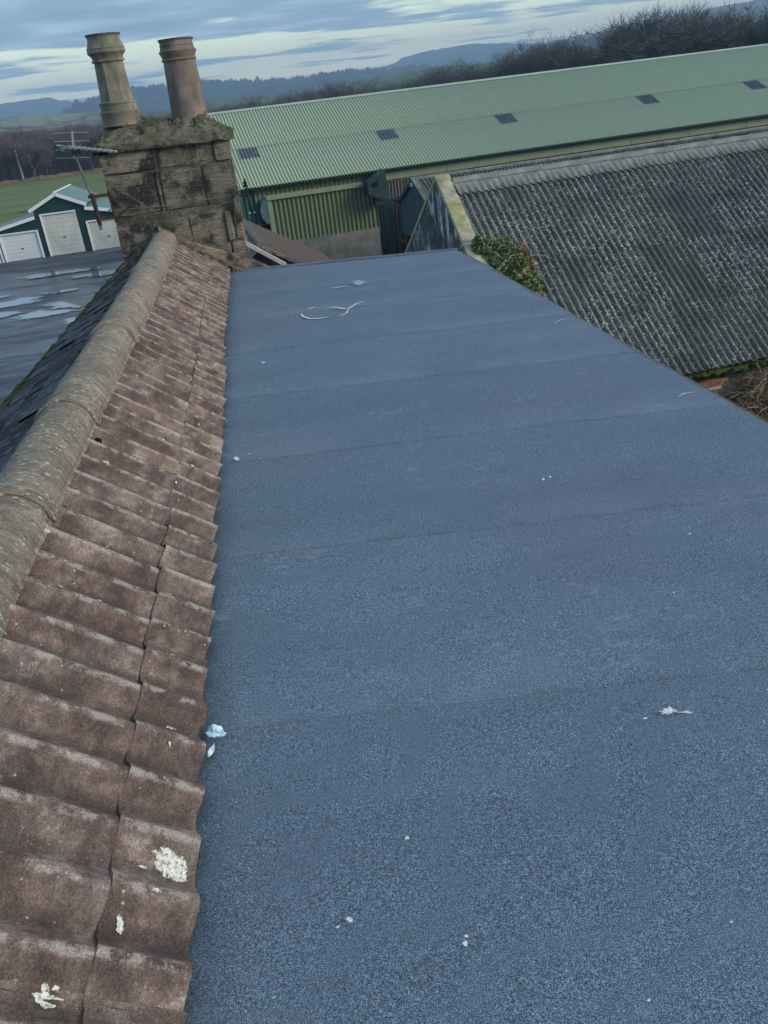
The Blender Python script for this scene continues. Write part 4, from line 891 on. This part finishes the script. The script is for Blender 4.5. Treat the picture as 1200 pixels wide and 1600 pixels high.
# ------------------------------------------------------------------ low middle roof (behind the near grey roof)
MB_ = thing('middle_shed', 'low shed with blue-green boarded gable between the grey roof and the barn', 'shed', (20, 31, YZ), AZB)
mo = Vector(OFF[MB_.name]); MB_.location.z -= .12; T2 = math.atan2(.78, 1.85); d2 = Vector((0, -math.cos(T2), -math.sin(T2))); n2v = Vector((0, -math.sin(T2), math.cos(T2)))
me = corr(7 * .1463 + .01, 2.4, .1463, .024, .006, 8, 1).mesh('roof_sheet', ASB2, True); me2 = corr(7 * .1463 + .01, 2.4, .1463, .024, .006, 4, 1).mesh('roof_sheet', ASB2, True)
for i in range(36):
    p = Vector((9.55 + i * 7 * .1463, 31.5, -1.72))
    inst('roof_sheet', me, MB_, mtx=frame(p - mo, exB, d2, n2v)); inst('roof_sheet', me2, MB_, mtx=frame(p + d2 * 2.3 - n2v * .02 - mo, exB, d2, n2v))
    inst('roof_sheet', me2, MB_, mtx=frame(p + exB * 7 * .1463 - mo, (-1, 0, 0), (0, math.cos(T2), -math.sin(T2)), (0, math.sin(T2), math.cos(T2))))
m = M(); m.tube([(9.4, 31.5, -1.69), (46, 31.5, -1.69)], .07, 6); m.build('ridge_cap', CAPG, MB_, True)
m = M(); m.prism([(9.42, 31.42, -1.72), (9.42, 31.58, -1.64), (9.42, 29.95, -2.36), (9.42, 29.80, -2.44)], (.22, 0, 0)); m.build('verge_board', CONC, MB_)
m = M(); m.prism([(9.42, 31.5, -1.66), (9.42, 31.5, -1.80), (9.42, 33.75, -2.74), (9.42, 33.75, -2.60)], (.12, 0, 0)); m.build('verge_board', TEAL, MB_)
yy = 29.9
while yy < 33.65:       # vertical boards of the gable
    def zt(y): return -1.76 - abs(y - 31.5) * (.42 if y > 31.5 else .43)
    m = M(); y2 = yy + .30; off_ = rng.uniform(0, .015); m.prism([(9.52 - off_, yy, -3.85), (9.52 - off_, y2, -3.85), (9.52 - off_, y2, zt(y2))] + ([(9.52 - off_, 31.5, zt(31.5))] if yy < 31.5 < y2 else []) + [(9.52 - off_, yy, zt(yy))], (.04, 0, 0)); m.build('gable_board', TEALB if rng.random() < .75 else TEAL, MB_); yy += .306
m = M(); m.tube([(9.40, 31.45, -1.80), (9.40, 31.45, -1.92)], .05, 8); m.build('lamp_fitting', WHITE, MB_)
m = M(); m.box(9.7, 46, 28.0, 33.6, YZ, -3.3); m.build('shed_body', DARK, MB_)

# ================================================================== near grey roof
AZA = -6
GR = thing('grey_shed', 'stone shed with lichen-spotted grey corrugated roof and yellowed gable coping, right of the flat roof', 'shed', (9, 15, YZ), AZA)
go = Vector(OFF[GR.name]); T3 = R(34); d3 = Vector((0, -math.cos(T3), -math.sin(T3))); n3 = Vector((0, -math.sin(T3), math.cos(T3)))
lenA = (17.74 - 12.98) / math.cos(T3); rowl = [0, .95, 2.55, 4.15, lenA]; WA = 7 * .1463
for rr_ in range(4):
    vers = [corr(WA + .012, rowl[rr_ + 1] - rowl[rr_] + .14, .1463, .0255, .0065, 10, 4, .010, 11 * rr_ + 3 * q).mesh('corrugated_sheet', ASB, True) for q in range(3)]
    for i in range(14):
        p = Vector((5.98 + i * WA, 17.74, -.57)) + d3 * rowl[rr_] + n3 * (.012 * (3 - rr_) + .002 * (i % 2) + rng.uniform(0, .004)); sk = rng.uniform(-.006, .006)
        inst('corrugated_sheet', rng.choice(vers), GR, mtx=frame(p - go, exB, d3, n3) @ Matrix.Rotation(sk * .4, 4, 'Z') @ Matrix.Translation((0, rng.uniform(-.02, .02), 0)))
T3b = frame(Vector((5.98 + 14 * WA, 17.74, -.57)) - go, (-1, 0, 0), (0, math.cos(T3), -math.sin(T3)), (0, math.sin(T3), math.cos(T3)))
m = corr(14 * WA, lenA, .1463, .0255, .006, 4, 1); o = m.build('rear_sheets', ASB, GR, True, (0, 0, 0)); o.matrix_local = T3b
# capping: roll plus flat wing with scalloped lower edge, one piece per metre
def cap_mesh(seed):
    m = M(); n_ = 56
    sec = [(-.13, -.06), (-.12, .03), (-.07, .095), (0, .12), (.07, .095), (.115, .035), (.105, -.045), (.135, -.03), (.28, -.035), (.40, -.035), (.455, -.038)]
    def fn(u, v):
        x = u * (WA - .01); i = int(round(v * (len(sec) - 1))); s_, h_ = sec[i]
        q = 1.0 + (.10 if u > .93 and i < 7 else 0)
        y0 = -s_ if i < 7 else -(.085 + (s_ - .085) * math.cos(T3)); z0 = h_ * q if i < 7 else .02 - (s_ - .085) * math.sin(T3)
        if i >= 7: p = Vector((x, -.085, -.03)) + d3 * (s_ - .085) + n3 * (.082 + (.022 * math.cos(2 * math.pi * x / .1463) * min(1, max(0, (s_ - .20) / .2))))
        else: p = Vector((x, y0 * q, z0))
        return p + Vector((0, .006 * nz(x * 3 + seed, s_ * 5), .006 * nz(x * 3 + seed, s_ * 5, 4)))
    m.grid(n_, len(sec) - 1, fn)
    k0 = len(m.v) - (n_ + 1)
    for i in range(n_ + 1): m.v.append(tuple(Vector(m.v[k0 + i]) - n3 * .018))
    for i in range(n_): m.f.append((k0 + i + 1, k0 + i, k0 + n_ + 1 + i, k0 + n_ + 2 + i))
    return m.mesh('ridge_cap', CAPG, True)
cms = [cap_mesh(3), cap_mesh(9)]
for i in range(14): inst('ridge_cap', cms[i % 2], GR, mtx=Matrix.Translation(Vector((6.0 + i * WA, 17.74, -.60)) - go) @ Matrix.Rotation(rng.uniform(-.004, .004), 4, 'Y'))
# gable wall with coping
m = M()
def gab(u, v):
    n_ = 20.9 - 7.9 * u; top = -.50 - abs(n_ - 17.85) * math.tan(T3); z = YZ + (top - YZ) * v
    return (5.70 + .025 * fbm(n_ * 2, z * 2, 3), n_, z)
m.grid(56, 44, gab); m.build('gable_wall', GABW, GR, True)
m = M(); m.prism([(5.74, 20.9, YZ), (5.74, 13.0, YZ), (5.74, 13.0, -3.75), (5.74, 17.85, -.52), (5.74, 20.9, -2.58)], (.22, 0, 0)); m.build('gable_core', CONC, GR)
def cope(a_, b_, seed, nm='coping_stone'):
    m = M()
    def ring(t, k_):
        n_ = a_ + (b_ - a_) * t; z = -.44 - abs(n_ - 17.88) * math.tan(T3); dr = -.10 * max(0, (17.9 - n_)) / 1.7 * .6
        q = [(5.69, -.07), (5.69, .035), (5.72, .05), (5.98, .05), (6.01, .035), (6.01, -.07)][k_]
        return (q[0] + dr + .006 * nz(n_ * 7, k_, seed), n_, z + q[1] + .010 * nz(n_ * 8, k_ * .5, seed))
    m.grid(14, 5, lambda u, v: ring(u, int(round(v * 5)))); k0 = len(m.v)
    for t in (0, 1):
        idx = len(m.v); m.v += [ring(t, q) for q in range(6)]; m.f.append(tuple(range(idx, idx + 6)) if t else tuple(range(idx, idx + 6))[::-1])
    return m.build(nm, COPE, GR, True)
cs = [17.98, 17.08, 16.2, 15.35, 14.5, 13.7, 12.95]
for i, (a_, b_) in enumerate(zip(cs, cs[1:])): cope(a_, b_ + .008, i * 3)
for i, (a_, b_) in enumerate(zip([17.98, 18.9, 19.8], [18.89, 19.79, 20.9])): cope(b_, a_, 40 + i)
# front wall below the eave with mossy head, rusty lintel and dark window
m = M(); m.box(5.8, 8.75, 13.16, 13.4, YZ, -3.86); m.box(9.42, 20.3, 13.16, 13.4, YZ, -3.86); m.box(8.75, 9.42, 13.16, 13.4, YZ, -5.25); m.box(8.75, 9.42, 13.30, 13.4, YZ, -3.9); m.build('front_wall', CONC, GR)
m = M(); m.box(5.8, 20.3, 17, 20.6, YZ, -2.7); m.box(5.85, 20.3, 13.4, 20.6, YZ, -3.95); m.build('shed_body', DARK, GR)
m = M()
m.grid(200, 8, lambda u, v: (7.8 + 6.5 * u, 13.17 - .36 * math.sin(math.pi * v) * (.7 + .4 * fbm(u * 28, v * 2)) , -3.86 - .30 * v - .05 * nz(u * 40, v * 3))); m.build('wall_moss', MOSS, GR, True)
m = M(); m.box(8.55, 9.60, 13.02, 13.16, -4.30, -4.17); m.build('lintel', simple('rusty_lintel', (.21, .115, .065), .35, 8, .9), GR)
m = M(); m.box(8.55, 9.45, 13.00, 13.14, -4.345, -4.303); m.build('window_frame', PALEW, GR)
m = M(); m.box(9.32, 9.42, 13.04, 13.14, -5.2, -4.35); m.build('window_post', CONC, GR)
m = M(); m.box(8.5, 9.32, 13.135, 13.155, -5.25, -4.35); m.build('window_opening', DARK, GR)

# --- ivy over the corner of the grey roof
LEAF = Mt('ivy_leaf', .55, .35); LEAF.col(LEAF.ramp(LEAF.objrand(), [(0, (.05, .085, .02)), (1, (.05, .085, .02))])); q_ = LEAF.noise(4.5, 3, .7); LEAF.col(LEAF.ramp(q_, [(.32, (.030, .055, .018)), (.46, (.085, .125, .035)), (.58, (.20, .23, .08)), (.70, (.42, .42, .24))])); LEAF = LEAF.m
LEAFD = simple('dead_leaf', (.20, .13, .085), .4, 9, .9, .1)
IV = thing('ivy_clump', 'bushy ivy clump with dead leaves on the grey roof beside the flat roof', 'ivy', (6.6, 15.2, -3.8), AZA)
def roofz(n_): return -.57 - (17.74 - n_) * math.tan(T3)
r = random.Random(12); m = M(); md = M(); ms = M()
def leaf(mm, p, s_):
    d = Vector((r.uniform(-1, 1), r.uniform(-1, .3), r.uniform(-.3, 1))).normalized(); u_ = d.cross(Vector((r.uniform(-1, 1), r.uniform(-1, 1), r.uniform(-1, 1)))).normalized(); v_ = d.cross(u_)
    mm.add([p - v_ * s_, p - v_ * s_ * .2 + u_ * s_ * .75, p + v_ * s_ * .35 + u_ * s_ * .45, p + v_ * s_ * 1.1, p + v_ * s_ * .35 - u_ * s_ * .45, p - v_ * s_ * .2 - u_ * s_ * .75, p + d * s_ * .15],
           [(0, 1, 6), (1, 2, 6), (2, 3, 6), (3, 4, 6), (4, 5, 6), (5, 0, 6)])
blobs = [(5.9, 16.0, .18), (6.1, 15.85, .26), (6.35, 15.85, .30), (6.6, 15.62, .28), (6.52, 15.35, .32), (6.2, 15.45, .32), (6.5, 15.05, .30)]
for i in range(3800):
    bx, bn, br = r.choice(blobs); t = r.uniform(0, 6.28); q = r.random() ** .5; x = bx + br * q * math.cos(t); n_ = bn + br * q * math.sin(t)
    hgt = .26 * (1 - q * q) * (1 + .5 * nz(x * 5, n_ * 5)); p = Vector((x, n_, roofz(n_) + .05 + hgt * r.uniform(.2, 1.1)))
    dead = math.hypot(x - 6.78, (n_ - 15.6) * .8) < .23 and r.random() < .75
    leaf(md if dead else m, p, r.uniform(.018, .042))
m.build('foliage', LEAF, IV); md.build('dead_leaves', LEAFD, IV)
for i in range(26):
    bx, bn, br = r.choice(blobs); p = Vector((bx + r.uniform(-.2, .2), bn, roofz(bn) + .1)); pts = [p]
    d = Vector((r.uniform(-1, 1), r.uniform(-.5, 1), r.uniform(.1, .9))).normalized()
    for j in range(7): d = (d + Vector((r.uniform(-.25, .25), r.uniform(-.2, .2), -.16))).normalized(); pts.append(pts[-1] + d * .085)
    ms.tube(pts, [.008 - .0008 * j for j in range(8)], 4)
ms.build('stems', PALEW, IV)

# --- bramble thicket in front of the grey shed
BR = thing('bramble_thicket', 'tangle of bare brown brambles in front of the grey shed wall at the right edge', 'brambles', (10.5, 12, YZ), AZA)
BRM = Mt('bramble_stem', .9, .1); BRM.col(BRM.ramp(BRM.noise(3, 4), [(.3, (.10, .075, .05)), (.5, (.22, .17, .115)), (.68, (.42, .35, .24))])); BRM = BRM.m
r = random.Random(5); m = M()
for i in range(3000):
    x = r.uniform(9.35, 13.5); n_ = r.uniform(11.2, 13.05); top = -4.05 - .40 * max(0, (12.9 - n_)) - (.9 if x < 9.6 else .4 if x < 9.9 else 0) * r.random()
    z = YZ + (top - YZ) * r.uniform(.35, 1.0); p = Vector((x, n_, z)); d = Vector((r.uniform(-1, 1), r.uniform(-1, 1), r.uniform(-.2, 1))).normalized(); pts = [p]
    for j in range(8): d = (d + Vector((r.uniform(-.4, .4), r.uniform(-.4, .4), r.uniform(-.4, .12)))).normalized(); pts.append(pts[-1] + d * r.uniform(.05, .12))
    rr = r.choice([.004, .006, .008, .012]); m.tube(pts, [rr * (1 - .08 * j) for j in range(9)], 3, False)
m.build('stems', BRM, BR)
m = M(); r = random.Random(6)
for i in range(14000):
    x = r.uniform(9.5, 13.5); n_ = r.uniform(11.2, 13.05); top = -4.15 - .4 * max(0, (12.9 - n_)) - (.7 if x < 9.7 else 0); p = Vector((x, n_, YZ + (top - YZ) * r.uniform(.3, 1))); s_ = r.uniform(.015, .045)
    d = Vector((r.uniform(-1, 1), r.uniform(-1, 1), r.uniform(-1, 1))).normalized(); u_ = d.orthogonal().normalized(); m.add([p, p + d * s_ * 2 + u_ * s_, p + d * s_ * 3.5], [(0, 1, 2)])
m.build('dry_foliage', simple('dry_bramble_leaf', (.12, .075, .042), .5, 3, .95, .05), BR)
m = M(); m.grid(30, 14, lambda u, v: (8.8 + 6 * u, 9.5 + 3.6 * v, YZ + (.15 + 1.0 * math.sin(math.pi * min(1, v * .8 + .1)) * min(1, u * 4)) * (1 + .3 * nz(u * 9, v * 9)))); m.build('litter_mound', simple('dark_litter', (.045, .036, .024), .4, 3, .95, .05, bump=.6), BR, True)

# ------------------------------------------------------------------ little tiled outbuilding beyond the flat roof
OB = thing('tiled_outbuilding', 'small outbuilding with dull brown tiled roof and stepped ridge tiles behind the chimney foot', 'outbuilding', (.6, 23, YZ))
oo = Vector(OFF[OB.name]); A = Vector((-.54, 26, -1.60)); B_ = Vector((-.03, 20, -1.60)); dr_ = (B_ - A).normalized(); sd_ = Vector((dr_.y, -dr_.x, 0)) * -1
if sd_.x < 0: sd_ = -sd_
sl = (sd_ * math.cos(R(31)) + Vector((0, 0, -math.sin(R(31))))); sl2 = (-sd_ * math.cos(R(38)) + Vector((0, 0, -math.sin(R(38))))); nn_ = dr_.cross(sl); nn_ = nn_ if nn_.z > 0 else -nn_
tm = M(); tm.grid(4, 1, lambda u, v: (u * .30, v * .33, .012 * math.sin(u * 2 * math.pi) + .012 * v)); tm.add([(0, .33, .012), (.3, .33, .012), (.3, .33, -.01), (0, .33, -.01)], [(0, 1, 2, 3)]); tme = tm.mesh('roof_tile', TILEB, True)
Lr = (B_ - A).length
for i in range(int(Lr / .30)):
    for j in range(9): inst('roof_tile', tme, OB, mtx=frame(A + dr_ * (i * .30 + .02) + sl * (j * .29 + .06) + nn_ * (.02 + rng.uniform(0, .006)) - oo, dr_, sl, nn_))
m = M(); Ae, Be = A + sl * 2.75, B_ + sl * 2.75; m.add([A, B_, Be, Ae, A + Vector((0, 0, -.06)), B_ + Vector((0, 0, -.06)), Be + Vector((0, 0, -.06)), Ae + Vector((0, 0, -.06))], [(0, 1, 2, 3), (1, 5, 6, 2), (2, 6, 7, 3)]); m.build('roof_boarding', TILEB, OB)
m = M(); m.add([A, B_, B_ + sl2 * 1.6, A + sl2 * 1.6], [(0, 3, 2, 1)]); m.build('left_slope', simple('wet_slate', (.045, .055, .062), .3, 3, .6), OB)
for i in range(14):
    c_ = A + dr_ * (i * .43 + .03); m = M(); m.tube([c_ + Vector((0, 0, .015)), c_ + dr_ * .43 + Vector((0, 0, .04))], [.085, .10], 9); m.build('ridge_tile', simple('ridge_tile_stone', (.15, .15, .135), .25, 4, .9) if i == 0 else bpy.data.materials['ridge_tile_stone'], OB, True)
m = M(); m.bar(B_ + Vector((0, -.02, .02)), B_ + sl * 2.7 + Vector((0, -.02, .02)), .12, .07); m.build('verge', MORTAR, OB)
m = M(); g0 = B_ - dr_ * .25; m.prism([g0 + Vector((0, 0, -.05)), g0 + sl * 2.5 + Vector((0, 0, -.05)), Vector(((g0 + sl * 2.5).x, (g0 + sl * 2.5).y, YZ)), Vector(((g0 + sl2 * 1.4).x, (g0 + sl2 * 1.4).y, YZ)), g0 + sl2 * 1.4 + Vector((0, 0, -.05))], -dr_ * 5.6); m.build('wall', simple('dark_boarding', (.06, .045, .04), .4, 5, .9), OB)
m = M(); q0 = g0 + sl * .55 + Vector((0, -.02, -.35)); m.bar(q0, q0 + sl * .9, .05, .05); m.bar(q0 + Vector((-.05, 0, -.12)), q0 + sl * .5 + Vector((0, 0, -.02)), .05, .05); m.build('broken_batten', PALEW, OB)

# ================================================================== green and white garages
GA = thing('garage_block', 'dark green garage block with three white doors and white edged pale roofs beyond the yard', 'garage', (-12, 60, YZ))
gy = 57.0
def gwall(x0, x1, zl, zr_, nm='wall_sheet'):
    pass
prof_pts = [(-18.6, -4.55), (-13.62, -3.60), (-13.55, -3.10), (-12.0, -2.40), (-10.5, -3.10), (-10.45, -3.42), (-5.6, -4.35)]
def gtop(x):
    for (a, b), (c, d) in zip(prof_pts, prof_pts[1:]):
        if a <= x <= c: return b + (d - b) * (x - a) / (c - a)
    return -4.3
doors = [(-15.95, -13.66, -4.33, 'w'), (-13.20, -11.02, -3.47, 'd'), (-10.55, -8.30, -4.20, 'd'), (-18.4, -16.35, -4.75, 'w')]
x = -18.6
while x < -5.7:          # ribbed cladding strips, broken by the door openings
    x2 = x + .155; z0 = YZ
    for (a, b, zt_, _) in doors:
        if x + .08 > a - .05 and x + .08 < b + .05: z0 = zt_ + .06
    zt1, zt2 = gtop(x) - .03, gtop(x2 - .01) - .03
    if z0 < zt1:
        m = M(); m.prism([(x, gy, z0), (x + .10, gy, z0), (x + .10, gy, (zt1 + zt2) / 2), (x, gy, zt1)], (0, .05, 0)); m.prism([(x + .10, gy + .02, z0), (x2, gy + .02, z0), (x2, gy + .02, zt2), (x + .10, gy + .02, zt2)], (0, .03, 0)); m.build('cladding_strip', DKGRN, GA)
    x = x2
m = M(); m.box(-18.55, -5.65, gy + .3, gy + 5.5, YZ, -4.6); m.box(-13.5, -10.5, gy + .3, gy + 5.5, YZ, -3.2); m.build('garage_body', DKGRN, GA)
for (a, b, zt_, kind) in doors:
    m = M(); nP = 9 if kind == 'd' else 7
    D_ = bpy.data.objects.new('door', None); sc.collection.objects.link(D_); D_.parent = GA; D_.location = Vector(((a + b) / 2, gy, YZ)) - Vector(OFF[GA.name]); do = Vector(((a + b) / 2, gy, YZ))
    for q in range(nP):
        z0 = YZ + .03 + (zt_ - YZ - .05) * q / nP; z1 = YZ + .03 + (zt_ - YZ - .05) * (q + 1) / nP; m = M(); m.box(a + .05, b - .05, gy + .04, gy + .08, z0 + .006, z1 - .001); m.build('door_panel', DOOR if kind == 'd' else DOORC, D_, off=do)
    m = M(); m.box(a - .06, a + .045, gy - .05, gy + .05, YZ, zt_ + .075); m.box(b - .045, b + .06, gy - .05, gy + .05, YZ, zt_ + .075) if kind == 'w' else None; m.box(a + .045, b - .045, gy - .05, gy + .05, zt_ - .01, zt_ + .075); m.build('door_frame', WHITE, D_, off=do)
    m = M(); zc = YZ + (zt_ - YZ) * .42; m.box((a + b) / 2 - .07, (a + b) / 2 + .07, gy, gy + .04, zc, zc + .05); m.build('handle', BLACK, D_, off=do)
roofs = [((-18.8, -4.50), (-13.56, -3.50)), ((-13.78, -3.13), (-12.0, -2.33)), ((-10.28, -3.13), (-12.0, -2.33)), ((-5.4, -4.30), (-10.46, -3.33))]
for (a, za), (b, zb) in roofs:
    m = M(); n_ = int(abs(b - a) / .3)
    m.add([(a, gy - .12, za + .05), (b, gy - .12, zb + .05), (b, gy + 5.4, zb + .05), (a, gy + 5.4, za + .05), (a, gy - .12, za), (b, gy - .12, zb), (b, gy + 5.4, zb), (a, gy + 5.4, za)], [(0, 1, 2, 3), (4, 7, 6, 5), (0, 4, 5, 1), (3, 2, 6, 7), (0, 3, 7, 4), (1, 5, 6, 2)]); m.build('roof', GROOF, GA)
    m = M(); m.bar((a, gy - .16, za - .03), (b, gy - .16, zb - .03), .05, .19); m.build('barge_board', WHITE, GA)
m = M(); m.bar((-12.0, gy - .15, -2.25), (-12.0, gy + 5.4, -2.25), .16, .05); m.build('ridge_flashing', WHITE, GA)
m = M(); m.box(-16.2, -16.1, gy - .08, gy, YZ, -4.4); m.build('downpipe', WHITE, GA)

# ------------------------------------------------------------------ haze: the air itself
m = M(); m.box(-4000, 4000, -4000, 4000, YZ - 1.5, 150)
hz = m.build('haze', bpy.data.materials.new('air'), None, False, (0, 0, 0)); hz['kind'] = 'stuff'
am = hz.data.materials[0]; am.use_nodes = True; am.node_tree.nodes.clear()
pv = am.node_tree.nodes.new('ShaderNodeVolumePrincipled'); pv.inputs['Color'].default_value = (.50, .74, 1, 1); pv.inputs['Density'].default_value = .00052; pv.inputs['Anisotropy'].default_value = .0
ao = am.node_tree.nodes.new('ShaderNodeOutputMaterial'); am.node_tree.links.new(pv.outputs[0], ao.inputs['Volume'])
sc.cycles.volume_bounces = 0
